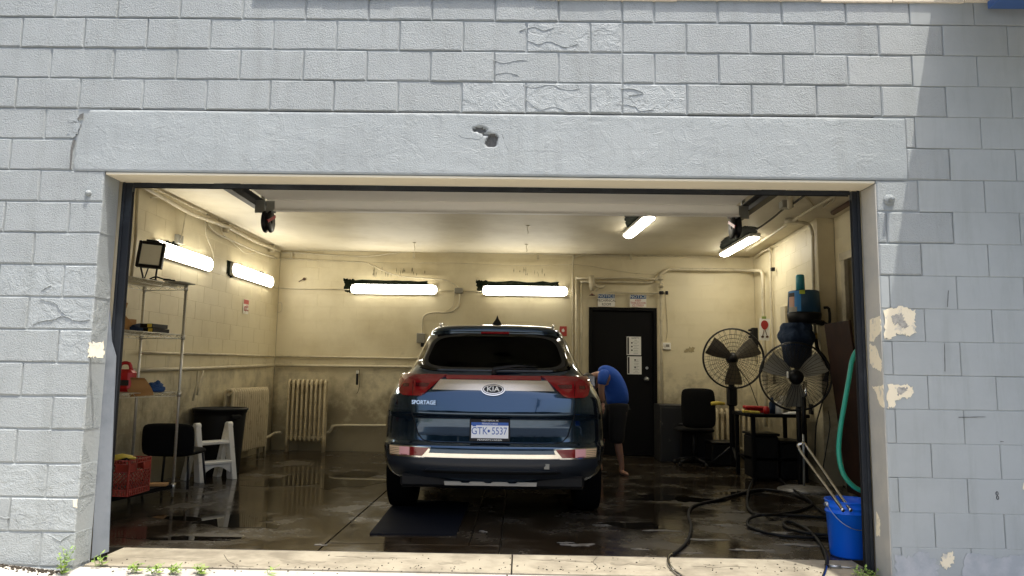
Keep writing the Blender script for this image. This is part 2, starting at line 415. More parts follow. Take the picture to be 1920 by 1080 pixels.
# pale dried scum on the wet floor, worn spots
def blob(c, rx, ry, n=22, seed=0, rag=.35):
    rnd = random.Random(seed); out = []
    ph = [rnd.uniform(0, 6.28) for _ in range(5)]
    for i in range(n):
        t = 2*math.pi*i/n
        k = 1+rag*(.5*math.sin(2*t+ph[0])+.35*math.sin(3*t+ph[1])+.3*math.sin(5*t+ph[2])+.25*math.sin(9*t+ph[3]))+rnd.uniform(-.1, .1)*rag
        out.append((c[0]+rx*k*math.cos(t), c[1]+ry*k*math.sin(t)))
    return out
M['scum'] = mat('dried scum', (.26, .25, .23), .35, col2=(.12, .11, .09), vscale=16, mask=(.4, .6))
M['puddle'] = mat('standing water', (.012, .010, .007), .015)
M['rust'] = mat('rusty stain', (.07, .022, .009), .12)
k = 0
for (px, py, rx, ry) in ((1085, 1022, .09, .045), (1060, 1018, .05, .02), (1240, 995, .10, .03), (1320, 1012, .12, .03), (1360, 985, .10, .03), (1450, 1000, .16, .04), (1410, 1032, .12, .03), (1290, 1037, .07, .015), (600, 1022, .04, .02), (905, 997, .03, .03), (1200, 1030, .05, .02), (1500, 1022, .14, .04), (1130, 985, .05, .03), (1380, 960, .08, .02), (1470, 968, .1, .03)):
    c = onZ(px, py, FZ); k += 1
    g = G(); g.prism(blob((0, 0), rx, ry, 26, k, .6), (c.x, c.y, FZ+.001), X_, Y_, (0, 0, .0015)); g.build('scum_patch', 'scum', fl)
for (px, py, rx, ry) in ((1270, 935, .35, .25), (420, 975, .45, .22), (620, 900, .5, .7), (1180, 985, .3, .1), (350, 1010, .4, .06), (1400, 925, .2, .2)):
    c = onZ(px, py, FZ); k += 1
    g = G(); g.prism(blob((0, 0), rx, ry, 30, k, .6), (c.x, c.y, FZ+.0008), X_, Y_, (0, 0, .001)); g.build('puddle', 'puddle', fl)

# trees and a pole across the street, seen only as reflections in the car
M['foliage'] = mat('foliage', (.05, .085, .025), .7, col2=(.025, .05, .015), vscale=2, mask=(.4, .6)); M['bark'] = mat('bark', (.09, .065, .045), .9); M['pole'] = mat('pole wood', (.10, .08, .06), .8)
rndt = random.Random(21)
def tree(x, y, h, r, label):
    t = thing('street_tree', label, 'tree', (x, y, -.37), 'trees across the street')
    g = G(); g.tube([(x, y, -.37), (x+.1, y, h*.3), (x-.1, y, h*.6)], [.22, .16, .08], 8); g.build('trunk', 'bark', t)
    g = G()
    for i in range(900):
        p = Vector([rndt.gauss(0, 1) for _ in range(3)]).normalized()*(rndt.random()**.4); p = Vector((x+p.x*r*(1+.2*math.sin(5*p.z)), y+p.y*r, h*.58+p.z*h*.42)); s_ = rndt.uniform(.18, .42)
        a_ = Vector([rndt.gauss(0, 1) for _ in range(3)]).normalized()*s_; b_ = a_.orthogonal().normalized()*s_
        g.add([p-a_, p+b_, p+a_, p-b_], [[0, 1, 2, 3]])
    g.build('crown', 'foliage', t, fix=False, kind='stuff')
for i, (x, h, r) in enumerate(((-13, 5.0, 3.2), (-7.5, 6.2, 3.4), (-2, 4.6, 3.0), (3.2, 5.4, 3.2), (8.5, 6.6, 3.6), (14, 5.2, 3.2))):
    tree(x, -19-(i % 3), h, r, ('leafy tree across the street, farthest left', 'tall leafy tree across the street on the left', 'low leafy tree straight across the street', 'leafy tree across the street right of centre', 'tallest leafy tree across the street on the right', 'leafy tree across the street, farthest right')[i])
up = thing('utility_pole', 'wooden utility pole across the street behind the camera', 'pole', (5.0, -15, -.37))
g = G(); g.tube([(5.0, -15, -.37), (5.0, -15, 9)], [.16, .11], 10); g.build('pole', 'pole', up)
g = G(); g.box((5.0, -15, 8.2), (2.2, .12, .12)); g.build('cross_arm', 'pole', up)
g = G(); g.cyl((5.35, -15.1, 6.6), (5.35, -15.1, 7.5), .25); g.build('transformer', 'galv', up)

# ================================================================ FACADE
zl = {-1: 3.555, 0: 3.349, 1: 3.142, 2: 2.938, 3: 2.735, 4: 2.531, 5: 2.325, 6: 2.122, 7: 1.922, 8: 1.718, 9: 1.515, 10: 1.311, 11: 1.108, 12: .901, 13: .7, 14: .496, 15: .293, 16: .093, 17: -.11, 18: -.31}
OL, OR, OT = -2.335, 2.54, 2.322
LL, LR = -2.545, 2.738      # lintel ends
fac = thing('block_wall', 'grey painted concrete block street wall around the wide garage opening', 'wall', (0, 0, FZ))
bcache = {}
def facade_block(x0, x1, z0, z1, m, var, fine=False):
    gp = .0026 if m == 'smooth' else .0058
    w, h = x1-x0-gp, z1-z0-gp*(1.0 if m == 'smooth' else 1.35)
    key = (round(w, 2), round(h, 2), m, var)
    if key not in bcache:
        rnd = random.Random(int(w*100)*37+int(h*100)*11+var*7+len(m)); g = G(); D = .17
        nx, nz_ = max(2, int(w/.1)), 2
        per = [(-w/2+w*i/nx, -h/2) for i in range(nx)]+[(w/2, -h/2+h*i/nz_) for i in range(nz_)]+[(w/2-w*i/nx, h/2) for i in range(nx)]+[(-w/2, h/2-h*i/nz_) for i in range(nz_)]
        n = len(per); ch = .0038 if m == 'smooth' else .0072; jj = .0030 if m != 'smooth' else .0014
        inner = [(x*(1-2*ch/w)+rnd.uniform(-jj, jj), z*(1-2*ch/h)+rnd.uniform(-jj, jj)) for x, z in per]
        vs = [(x, -rnd.uniform(0, .0012), z) for x, z in inner]+[(x, ch*.8+rnd.uniform(0, .001), z) for x, z in per]+[(x, D, z) for x, z in per]
        fs = [list(range(n))]
        for i in range(n):
            j = (i+1) % n; fs.append([i, n+i, n+j, j]); fs.append([n+i, 2*n+i, 2*n+j, n+j])
        g.add(vs, fs, 0, False); g.f[0] = g.f[0]
        me = bpy.data.meshes.new('concrete_block'); me.from_pydata(g.v, [], g.f); me.materials.append(M[m])
        bm = bmesh.new(); bm.from_mesh(me); bmesh.ops.recalc_face_normals(bm, faces=bm.faces); bm.to_mesh(me); bm.free(); bcache[key] = me
    o = bpy.data.objects.new('concrete_block', bcache[key]); C.objects.link(o); o.parent = fac
    am = .0028 if m != 'smooth' else .001
    o.location = ((x0+x1)/2, random.uniform(-am, am), (z0+z1)/2-FZ)
    o.rotation_euler = (random.uniform(-1, 1)*R(.35 if m != 'smooth' else .1), random.uniform(-1, 1)*R(.1), random.uniform(-1, 1)*R(.12))
BW = .4113; XS0 = -2.955
scars = {(0, 8), (0, 9), (1, 8), (2, 7), (2, 8), (2, 9), (2, 9.5), (8, 0), (9, 0), (10, 0), (9, 1), (10, 1), (8, 1), (15, 0), (15, 1), (16, 0), (16, 1), (14, 1)}
for k in range(-1, 18):
    even = (k % 2 == 0)
    js = []
    b = -3.5+(0 if not even else .5)
    lo_end = 9 if even else 9.5
    b = -3.0 if even else -3.5
    while b <= lo_end+1e-6: js.append(b); b += 1
    js.append(lo_end+.5); b = lo_end+1.5
    while b < 20.6: js.append(b); b += 1
    for i in range(len(js)-1):
        x0, x1 = js[i]*BW+XS0, js[i+1]*BW+XS0
        z1, z0 = zl[k], zl[k+1]
        spans = [(x0, x1)]
        if 3 <= k <= 4: spans = [(x0, min(x1, LL)), (max(x0, LR), x1)]
        elif k >= 5: spans = [(x0, min(x1, OL)), (max(x0, OR), x1)]
        for (a, c) in spans:
            if c-a < .03: continue
            if c < -4.3 or a > 5.0: continue
            if k >= 3:
                if c <= LL+.01 or (k >= 5 and c <= OL+.01): m = 'scar' if (k in (8, 9, 14, 15, 16) or (k == 10 and a > -2.8)) and a > -3.1 else 'rough'
                else: m = 'rough' if a < 2.6 and k < 8 else 'smooth'
            else:
                m = 'scar' if (k, js[i]) in scars else ('smooth' if a > 2.75 else 'rough')
            if m == 'rough' and c > 2.75: m = 'mid'
            if m == 'smooth' and a < 2.75 and k < 8: m = 'mid'
            facade_block(a, c, z0, z1, m, random.randint(0, 2))
# mortar bed behind the blocks
for (a, c, z0, z1) in ((-4.3, OL-.004, FZ-.3, 3.56), (OR+.004, 5.1, FZ-.3, 3.56)):
    g = G(); g.box(((a+c)/2, .0965, (z0+z1)/2), (c-a-.004, .175, z1-z0)); g.build('mortar_bed', 'mortar', fac)
g = G(); g.box((.1, .0965, (zl[3]+3.556)/2), (OR-OL+.004, .175, 3.556-zl[3])); g.build('mortar_bed', 'mortar', fac)
# concrete lintel, a fine relief grid with two broken-out holes
def lint_h(x, z):
    v = Vector((x*1.3, 3.1, z*3)); h = noise.noise(v)*.0035+noise.noise(v*3.1)*.0008
    for (px, py, rx, rz, dp, sd) in ((900, 243, .048, .020, .020, 1), (922, 264, .042, .040, .024, 5), (912, 252, .03, .016, .016, 7)):
        c = onY(px, py, 0); dx, dz_ = (x-c.x)/rx, (z-c.z)/rz
        rr = math.sqrt(dx*dx+dz_*dz_)+.35*noise.noise(Vector((x*28, sd, z*28)))
        if rr < 1: h += dp*min(1, (1-rr)*7)+.006*noise.noise(Vector((x*60, 1, z*60)))
    for (px, py, r_) in ((1115, 228, .02), (700, 236, .012)):
        c = onY(px, py, 0); d = math.hypot(x-c.x, z-c.z)
        if d < r_: h += .012*(1-d/r_)
    return h
g = G(); z0, z1 = OT, zl[3]-.007
# column spacing finer near the holes
xsn = []; x = LL
while x < LR:
    xsn.append(x); d = abs(x-(-.0)+.02); c = onY(911, 254, 0).x
    x += .008 if abs(x-c) < .16 else .045
xsn.append(LR); NZ = 46
vs = []; 
for i, x in enumerate(xsn):
    for j in range(NZ+1):
        z = z0+(z1-z0)*j/NZ; xx = x
        if i < 2:      # ragged broken left end
            t = j/NZ; e = .012+.06*max(0, t-.35)**1.2*2+.012*noise.noise(Vector((0, 7, z*22)))
            xx = x+e*(1-i/2)*1.0 if i == 0 else max(x, LL+e+.004)
        edge = .007*(1 if (j == NZ) else 0)+.006*(1 if j == 0 else 0)
        vs.append((xx, lint_h(xx, z)+edge-.002, z))
fs = []; ms = []
for i in range(len(xsn)-1):
    for j in range(NZ):
        a = i*(NZ+1)+j; fs.append([a, a+NZ+1, a+NZ+2, a+1])
g.add(vs, fs, 0, True)
for q, f in enumerate(g.f):
    c = sum((g.v[i] for i in f), Vector())/4
    if c.y > .009 and abs(c.x-onY(911, 254, 0).x) < .15 and z0+.02 < c.z < z1-.02: g.m[q] = 1
g.box(((LL+LR)/2+.02, .1, (z0+z1)/2), (LR-LL-.06, .10, z1-z0-.01))
g.build('lintel', ['lintel', 'concrete_raw'], fac, fix=False)
# lintel underside, warm cream
g = G(); g.box(((OL+OR)/2, .103, OT-.010), (OR-OL, .19, .018), ch=.004); g.build('soffit', 'soffit', fac)
# small chipped stones at the lintel's broken end
for (px, py, w, h) in ((138, 222, .05, .07), (143, 240, .045, .075), (134, 252, .05, .04), (128, 290, .012, .12)):
    c = onY(px, py, 0); g = G()
    g.prism(blob((0, 0), w/2, h/2, 11, int(px), .5), (c.x, -.001, c.z), X_, Z_, (0, .05, 0)); g.build('chipped_stone', 'scar', fac)
g = G(); a = [onY(*p, 0) for p in ((157, 212), (156, 222), (145, 224), (150, 215))]
g.prism([(p.x, p.z) for p in a], (0, -.0035, 0), X_, Z_, (0, .003, 0)); 
g.build('crack', 'concrete_raw', fac)
g = G(); pts = [(137, 262), (142, 262), (137, 280), (135, 300), (133, 318), (131, 318), (132, 300), (133, 280)]
a = [onY(*p, 0) for p in pts]; g.prism([(p.x, p.z) for p in a], (0, -.0035, 0), X_, Z_, (0, .003, 0)); g.build('crack', 'concrete_raw', fac)
def ridge(pts, r, seed, name='paint_ridge', m='rough'):
    rnd = random.Random(seed); a = catmull([onY(px+rnd.uniform(-1, 1), py+rnd.uniform(-1, 1), -.0005) for px, py in pts], 5)
    a = [p+Vector((rnd.uniform(-.002, .002), 0, rnd.uniform(-.002, .002))) for p in a]
    g = G(); g.tube(a, [r*rnd.uniform(.5, 1.2) for _ in a], 5); g.build(name, m, fac)
for i, (pts, r) in enumerate(((((940, 246), (948, 270), (957, 287), (966, 282), (975, 287), (985, 282), (1010, 284), (1070, 284)), .003),
    (((858, 252), (862, 243), (880, 236), (905, 230), (930, 233), (934, 228)), .0025), (((858, 252), (870, 258), (895, 260), (905, 256)), .0025),
    (((753, 295), (757, 305), (761, 320)), .002), (((77, 546), (87, 540), (96, 535)), .003), (((62, 608), (80, 600), (100, 598), (122, 592), (140, 600), (168, 600)), .004),
    (((75, 560), (95, 565), (108, 570), (112, 580), (125, 590)), .003), (((112, 640), (130, 650), (150, 640), (160, 646)), .003), (((60, 675), (85, 673), (98, 660)), .003), (((110, 628), (140, 627), (165, 630)), .0025),
    (((20, 968), (40, 964), (60, 972), (75, 981), (90, 977), (105, 983)), .0045), (((0, 968), (10, 972), (18, 970)), .004), (((98, 1005), (112, 1015), (120, 1010), (135, 1000)), .004),
    (((975, 57), (1000, 50), (1020, 58), (1040, 52)), .003), (((990, 75), (1010, 82), (1030, 78), (1060, 88), (1085, 80)), .003), (((980, 160), (1000, 165), (1030, 160), (1060, 168), (1085, 165)), .003),
    (((985, 185), (1010, 205), (1040, 200), (1070, 210), (1100, 205)), .0035), (((1160, 165), (1190, 168), (1205, 175), (1180, 180)), .0035), (((1160, 195), (1190, 200), (1200, 208), (1225, 205)), .003), (((920, 110), (945, 118), (970, 112), (990, 115)), .003), (((925, 140), (950, 135), (975, 142)), .003))): ridge(pts, r, i)
# patches where the grey paint has come off
def ragged(poly, n=7, amp=.006, seed=1):
    rnd = random.Random(seed); out = []
    for i in range(len(poly)):
        a, b = Vector(poly[i]), Vector(poly[(i+1) % len(poly)])
        for k in range(n):
            p = a+(b-a)*(k/n); out.append((p.x+rnd.uniform(-amp, amp), p.y+rnd.uniform(-amp, amp)))
    return out
def patch(pxs, seed, m='creampatch', y=0, amp=.010, name='bare_patch', side=None, n=8):
    if side is None:
        a = [onY(px, py, y) for px, py in pxs]
        g = G(); g.prism(ragged([(p.x, p.z) for p in a], n, amp, seed), (0, y-.0052, 0), X_, Z_, (0, .0022, 0))
    else:
        a = [onX(px, py, side) for px, py in pxs]
        s = -1 if side > 0 else 1
        g = G(); g.prism(ragged([(min(max(p.y, .004), .196), p.z) for p in a], n, amp, seed), (side+s*.006, 0, 0), Y_, Z_, (-s*.002, 0, 0))
    g.build(name, m, fac)
patch([(168, 643), (194, 641), (196, 668), (180, 671), (166, 668)], 3)
patch([(1657, 580), (1690, 575), (1714, 582), (1715, 605), (1716, 622), (1704, 633), (1695, 625), (1682, 626), (1668, 636), (1658, 634)], 4, amp=.008)
patch([(1663, 722), (1700, 721), (1711, 727), (1710, 744), (1690, 747), (1680, 752), (1678, 762), (1664, 765)], 5, amp=.008)
M['innerbare'] = mat('bare block face', (.50, .47, .40), .85, col2=(.30, .29, .26), vscale=30, mask=(.4, .6), bump=(80, .8, .005, 4))
patch([(1672, 592), (1692, 588), (1694, 600), (1704, 612), (1690, 616), (1684, 606), (1676, 610)], 31, 'innerbare', y=-.0012, amp=.008)
patch([(1683, 727), (1700, 726), (1698, 735), (1682, 742)], 32, 'innerbare', y=-.0012, amp=.006)
patch([(137, 937), (146, 936), (145, 952), (138, 950)], 6, amp=.003, n=3)
patch([(1918, 905), (1922, 905), (1922, 922), (1916, 915)], 6, amp=.003, n=3)
patch([(1767, 1040), (1785, 1033), (1790, 1050), (1775, 1066), (1762, 1058)], 9, amp=.008)
M['wornblue'] = mat('worn grey blue paint', (.37, .395, .405), .6, col2=(.45, .465, .47), vscale=9, mask=(.4, .6), bump=(30, .5, .006, 4))
patch([(1812, 1036), (1850, 1040), (1870, 1047), (1900, 1040), (1925, 1042), (1925, 1090), (1804, 1090), (1806, 1050)], 10, 'wornblue', amp=.006)
patch([(1678, 1040), (1700, 1044), (1730, 1034), (1755, 1050), (1760, 1090), (1680, 1090)], 11, 'wornblue', amp=.012)
# right reveal: smooth plaster with flakes
g = G(); g.box((OR-.002, .1, (OT+FZ)/2-.01), (.007, .19, OT-FZ-.03)); 
M['plaster'] = mat('grey plaster reveal', (.40, .39, .35), .6, col2=(.46, .44, .38), vscale=5, mask=(.4, .6), bump=(12, .3, .006, 4)); g.build('reveal_plaster', 'plaster', fac)
patch([(1632, 600), (1655, 590), (1656, 620), (1640, 640), (1632, 640)], 21, side=OR, amp=.006)
patch([(1632, 645), (1645, 650), (1655, 680), (1654, 697), (1640, 690), (1633, 680)], 22, side=OR, amp=.006)
patch([(1638, 725), (1662, 722), (1662, 765), (1652, 760), (1645, 740)], 23, side=OR, amp=.006)
patch([(1645, 960), (1652, 975), (1652, 1005), (1645, 1005)], 24, side=OR, amp=.004)
# short scratches
for (px, py, l, ang) in ((1777, 560, .10, 84), (1771, 670, .17, 88), (1822, 782, .16, 2), (1878, 828, .02, 0), (533-480+0+110, 80, .01, 60)):
    c = onY(px, py, 0); a = R(ang); g = G(); d = Vector((math.cos(a), 0, math.sin(a)))*l/2
    g.prism(ragged([(-l/2, -.0015), (l/2, -.001), (l/2, .001), (-l/2, .002)], 5, .001, int(px)), (c.x, -.0042, c.z), (math.cos(a), 0, math.sin(a)), (-math.sin(a), 0, math.cos(a)), (0, .002, 0)); g.build('scratch', 'concrete_raw', fac)
for (px, py) in ((1869, 925), (1870, 933)):
    c = onY(px, py, 0); g = G(); g.tube([c+Vector((math.cos(t)*.007, -.003, math.sin(t)*.011)) for t in [i*.9 for i in range(7)]], .0018, 5, closed=True); g.build('pen_mark', 'ink', fac)
# plugged bolt on the right
c = onY(1667, 375, 0); bolt = thing('wall_bolt', 'round painted bolt head jutting from the wall by the upper right corner', 'bolt', (c.x, 0, c.z))
g = G(); g.lathe([(0, -.014), (.028, -.014), (.034, -.008), (.035, .002)], c, Y_, 20); g.build('flange', 'rough', bolt)
g = G(); g.lathe([(0, -.052), (.012, -.052), (.015, -.046), (.015, -.01)], c, Y_, 14); g.build('stud', 'rough', bolt)
# mortar lump at the lower left of lintel
c = onY(166, 362, 0); g = G(); g.lathe([(0, -.022), (.012, -.02), (.018, -.01), (.02, .004)], c, Y_, 9); g.build('mortar_lump', 'rough', fac)
# ----- fascia strip on top and canopy to the right
fs_ = thing('fascia_board', 'thin beige metal fascia running along the top of the block wall', 'fascia', (0, 0, 3.5))
g = G()
for i in range(14):
    xa = -1.45+i*.46; 
    g.box((xa+.23, .001, 3.60-.0), (.458, .036+.003*math.sin(i*2.1), .205+.01*math.sin(i*1.7)), ch=.004)
g.build('fascia_strip', 'fascia', fs_)
g = G(); g.box((-2.9, .004, 3.625), (2.88, .024, .12), ch=.004); g.build('upper_board', 'smooth', fs_)
g = G(); g.box((.4, .1, 3.75), (9.4, .18, .38)); g.build('cap', 'smooth', fs_)
cn = thing('canopy', 'blue steel canopy hanging over the right end of the wall', 'canopy', (4.3, 0, 3.6))
g = G(); g.box((4.69, -1.32, 3.76), (3.36, 2.5, .05)); g.build('unseen_bounce_sheet', 'soffit', cn)  # unseen sheet coloured pale to bounce light onto the shaded wall
g = G()
g.box((4.69, -2.54, 3.75), (3.36, .06, .14), ch=.004); g.build('front_beam', 'roofsteel', cn)
g = G(); g.box((3.036, -1.3, 3.75), (.05, 2.46, .14), ch=.004); g.build('side_beam', 'roofsteel', cn)
g = G(); g.box((4.50, -.09, 3.475), (2.42, .14, .05), ch=.004); g.tube([(3.36, -.09, 3.53), (3.40, -1.2, 3.66), (3.40, -2.4, 3.72)], .02, 8); g.build('wall_bracket', 'roofsteel', cn)

# ----- steel frame of the garage door opening
fr = thing('garage_door_frame', 'dark steel door frame lining the garage opening', 'door frame', (.1, .2, FZ))
def jamb(x0, x1, inner):
    g = G()
    g.box(((x0+x1)/2, .212, (OT-.02+FZ)/2), (x1-x0, .02, OT-.02-FZ), ch=.003)
    xi = x1-.006 if inner > 0 else x0+.006
    g.box((xi, .230, (OT-.02+FZ)/2), (.012, .020, OT-.02-FZ), ch=.002)
    xo = x0+.018 if inner > 0 else x1-.018
    g.box((xo, .196, (OT-.02+FZ)/2), (.014, .013, OT-.02-FZ), ch=.002)
    return g
jamb(OL+.004, OL+.072, 1).build('jamb', 'steelframe', fr)
jamb(OR-.062, OR-.008, -1).build('jamb', 'steelframe', fr)
g = G(); g.box(((OL+OR)/2, .207, OT-.034), (OR-OL-.15, .012, .028), ch=.002); g.build('header', 'steelframe', fr)
g = G(); g.box(((OL+OR)/2, .216, OT-.038), (OR-OL-.16, .005, .030)); g.build('weather_seal', 'rubber', fr)
M['jamb_sun'] = mat('sunlight painted on jamb steel', (.21, .23, .25), .45, col2=(.14, .16, .18), vscale=5, mask=(.45, .7), bump=(15, .3, .004, 3))  # lighter grey standing in for sunlight on the lower left jamb
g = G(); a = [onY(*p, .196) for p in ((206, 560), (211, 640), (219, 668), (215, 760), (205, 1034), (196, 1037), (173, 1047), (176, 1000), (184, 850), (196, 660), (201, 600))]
g.prism([(p.x, max(p.z, FZ+.002)) for p in a], (0, .186, 0), X_, Z_, (0, .006, 0)); g.build('sunlit_wedge', 'jamb_sun', fr)  # wedge of painted sunlight on the jamb, no separate steel part
for s, x in ((1, OL+.078), (-1, OR-.068)):
    g = G(); g.box((x, .215, (OT-.06+FZ)/2), (.008, .008, OT-.1-FZ)); g.build('weather_seal', 'rubber', fr)

# ================================================================ INTERIOR SHELL
icache = {}
def inner_wall(name, label, p0, p1, zt, holes=(), thick=.15, kclip=None, m='cream', seed=0, zmax=None, back=True):
    """wall of laid blocks from p0 to p1 (room side is to the left of the direction p0->p1)"""
    p0, p1 = Vector((*p0, 0)), Vector((*p1, 0)); L = (p1-p0).length; d = (p1-p0).normalized()
    ang = math.atan2(d.y, d.x); e = thing(name, label, 'wall', (p0.x, p0.y, FZ)); e.rotation_euler = (0, 0, ang)
    rnd = random.Random(seed)
    ks = [kk for kk in range(1, 18)]
    for k in ks:
        zt_, zb = zl[k]-.05, zl[k+1]-.05
        zt_ = min(zt_, zt)
        if zt_-zb < .03: continue
        if k == 17: zb = FZ
        if zt_-zb < .02: continue
        b = -(k % 2)*.5*.41
        while b < L:
            a, c = max(b, 0), min(b+.41, L); b += .41
            sp = [(a, c)]
            for (ha, hc, hz0, hz1) in holes:
                if zb >= hz1-.05 or zt_ <= hz0: continue
                ns = []
                for (s0, s1) in sp:
                    if s1 <= ha or s0 >= hc: ns.append((s0, s1)); continue
                    if s0 < ha: ns.append((s0, ha))
                    if s1 > hc: ns.append((hc, s1))
                sp = ns
            for (s0, s1) in sp:
                w, h = round(s1-s0-.0026, 4), round(zt_-zb-.0026, 4)
                if w < .02: continue
                key = (w, h, m)
                if key not in icache:
                    g = G(); g.box((0, .05, 0), (w, .1, h), ch=.0018)
                    me = bpy.data.meshes.new('wall_block'); me.from_pydata(g.v, [], g.f); me.materials.append(M[m])
                    bm = bmesh.new(); bm.from_mesh(me); bmesh.ops.recalc_face_normals(bm, faces=bm.faces); bm.to_mesh(me); bm.free(); icache[key] = me
                o = bpy.data.objects.new('wall_block', icache[key]); C.objects.link(o); o.parent = e
                # room side: local -y is to the right of direction; blocks stand on local +y side
                o.location = ((s0+s1)/2, rnd.uniform(0, .0009), (zt_+zb)/2-FZ)
                o.rotation_euler = (rnd.uniform(-1, 1)*R(.12), 0, rnd.uniform(-1, 1)*R(.08))
    # backing with joints flush 2 mm behind the faces
    segs = [(0, L)]
    g = G()
    def bx(a, c, z0, z1):
        if c-a > .01 and z1-z0 > .01: g.box(((a+c)/2, .0026+thick/2+.0, (z0+z1)/2-FZ), (c-a, thick, z1-z0))
    cur = 0
    for (ha, hc, hz0, hz1) in sorted(holes):
        bx(cur, ha, FZ, zt); bx(ha, hc, hz1, zt); bx(ha, hc, FZ, hz0); cur = hc
    bx(cur, L, FZ, zt)
    me = bpy.data.meshes.new('mortar_bed'); me.from_pydata(g.v, [], g.f); me.materials.append(M[m])
    o = bpy.data.objects.new('mortar_bed', me); C.objects.link(o); o.parent = e
    return e
DX0, DX1, DZ1 = 1.370, 2.415, 2.125
inner_wall('back_wall', 'cream painted block wall at the back of the garage behind the car', (lwx(YB), YB), (rwx(YB)+.0, YB), CEIL, holes=((DX0-lwx(YB), DX1-lwx(YB), FZ, DZ1),), seed=1)
inner_wall('side_wall', 'cream painted block wall on the left side of the garage behind the wire shelf', (lwx(YF), YF), (lwx(YB)-.001, YB-.001), CEIL, seed=2)
YP = 4.0
inner_wall('side_wall', 'cream painted block wall on the right side of the garage behind the two fans', (rwx(YB)-.001, YB-.001), (rwx(YP)+.006, YP+.102), CEIL, seed=3)
inner_wall('wall_pier', 'cream painted narrow block pier at the near end of the right wall', (rwx(YP)+.002, YP), (rwx(YP)+.20, YP), CEIL, thick=.094, seed=4)
RX = rwx(YP)+.20
inner_wall('side_wall', 'cream painted block wall with a dark doorway just inside the right steel jamb', (RX, YP-.001), (RX, YF), CEIL, holes=((.30, 1.5, FZ, 2.40),), thick=.12, seed=5)
# front wall inner faces left and right of the opening
g = G(); g.box(((lwx(.3)-.1+OL)/2, .2855, (CEIL+FZ)/2), (OL-lwx(.3)+.1, .14, CEIL-FZ)); g.box(((RX+.2+OR)/2+.0, .2855, (CEIL+FZ)/2), (RX+.2-OR, .14, CEIL-FZ)); g.box(((OL+OR)/2, .2855, (OT+.09+CEIL)/2), (OR-OL, .14, CEIL-OT-.09)); g.build('front_inner_lining', 'cream', kind='structure')
# dark room beyond the side doorway
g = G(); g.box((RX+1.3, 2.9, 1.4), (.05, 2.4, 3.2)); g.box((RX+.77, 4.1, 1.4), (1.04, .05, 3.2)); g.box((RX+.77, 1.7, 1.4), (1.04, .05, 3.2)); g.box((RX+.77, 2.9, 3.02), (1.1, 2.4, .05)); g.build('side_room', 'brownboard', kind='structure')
g = G(); g.box((.2, 3.55, CEIL+.08), (8.4, 6.95, .16)); g.build('ceiling', 'ceil', kind='structure')
g = G(); g.box((.6, YB+.28, 1.4), (9.4, .2, 3.6)); g.box((lwx(0)-.33, 3.6, 1.4), (.2, 6.9, 3.6)); g.box((RX+1.5, 3.6, 1.4), (.2, 6.9, 3.6)); g.box((RX+.72, .33, 1.4), (1.4, .2, 3.6)); g.box((RX+.72, 5.6, 1.4), (1.0, 2.6, 3.2)); g.box((.6, 3.6, CEIL+.25), (9.6, 7.0, .14)); g.build('leak_blocker', 'smooth', kind='structure')  # unseen boxes added to stop sky light leaking through wall gaps
# doorway trim of the side doorway
dwy = thing('doorway_frame', 'cream wooden frame of the dark doorway on the right side wall', 'door frame', (RX, 3.1, FZ))
y0, y1 = YP-.30-1.2, YP-.30
for (yy, ) in ((y0,), (y1,)):
    g = G(); g.box((RX-.025, yy, (2.4+FZ)/2), (.05, .09, 2.4-FZ), ch=.004); g.build('post', 'creampipe', dwy)
g = G(); g.box((RX-.025, (y0+y1)/2, 2.445), (.06, y1-y0+.14, .09), ch=.004); g.build('head', 'creampipe', dwy)

# ================================================================ LAMPS
def tube_lamp(p0, p1, nrm, label, old=None, wdt=.145):
    """surface-mounted wrap lamp from p0 to p1; nrm points from the surface into the room"""
    p0, p1, nrm = Vector(p0), Vector(p1), Vector(nrm).normalized()
    d = (p1-p0).normalized(); s = nrm.cross(d); mid = (p0+p1)/2
    t = thing('tube_lamp', label, 'light fixture', mid, 'lit tube lamps of the garage')
    rot = Matrix((d, s, nrm)).transposed(); L = (p1-p0).length
    g = G(); g.box(mid+nrm*.024, (L*.995, wdt*1.03, .046), rot, ch=.006); g.build('housing', 'lamphouse', t)
    # rounded diffuser with rounded ends
    g = G(); rows = []; N = 14; K = 10
    prof = []
    for i in range(N+1):
        u = i/N
        e = min(u, 1-u)*L; r0 = wdt/2
        k = math.sqrt(max(0, 1-(1-min(1, e/r0))**2))*.98+.02
        prof.append((u, k))
    us = [0, .002, .006, .014, .025, .04, .06, .2, .5, .8, .94, .96, .975, .986, .994, .998, 1]
    vs = []
    for u in us:
        e = min(u, 1-u)*L; r0 = wdt/2; k = math.sqrt(max(0, 1-(1-min(1, e/r0))**2))*.98+.02
        for q in range(K+1):
            th = math.pi*q/K
            vs.append(mid+d*(u-.5)*L+s*math.cos(th)*r0*k+nrm*(.045+.042*math.sin(th)**.8*k))
    fs = [[i*(K+1)+q, i*(K+1)+q+1, (i+1)*(K+1)+q+1, (i+1)*(K+1)+q] for i in range(len(us)-1) for q in range(K)]
    g.add(vs, fs, 0, True); g.build('diffuser', 'lamp', t)
    return t
YL = YB-.006
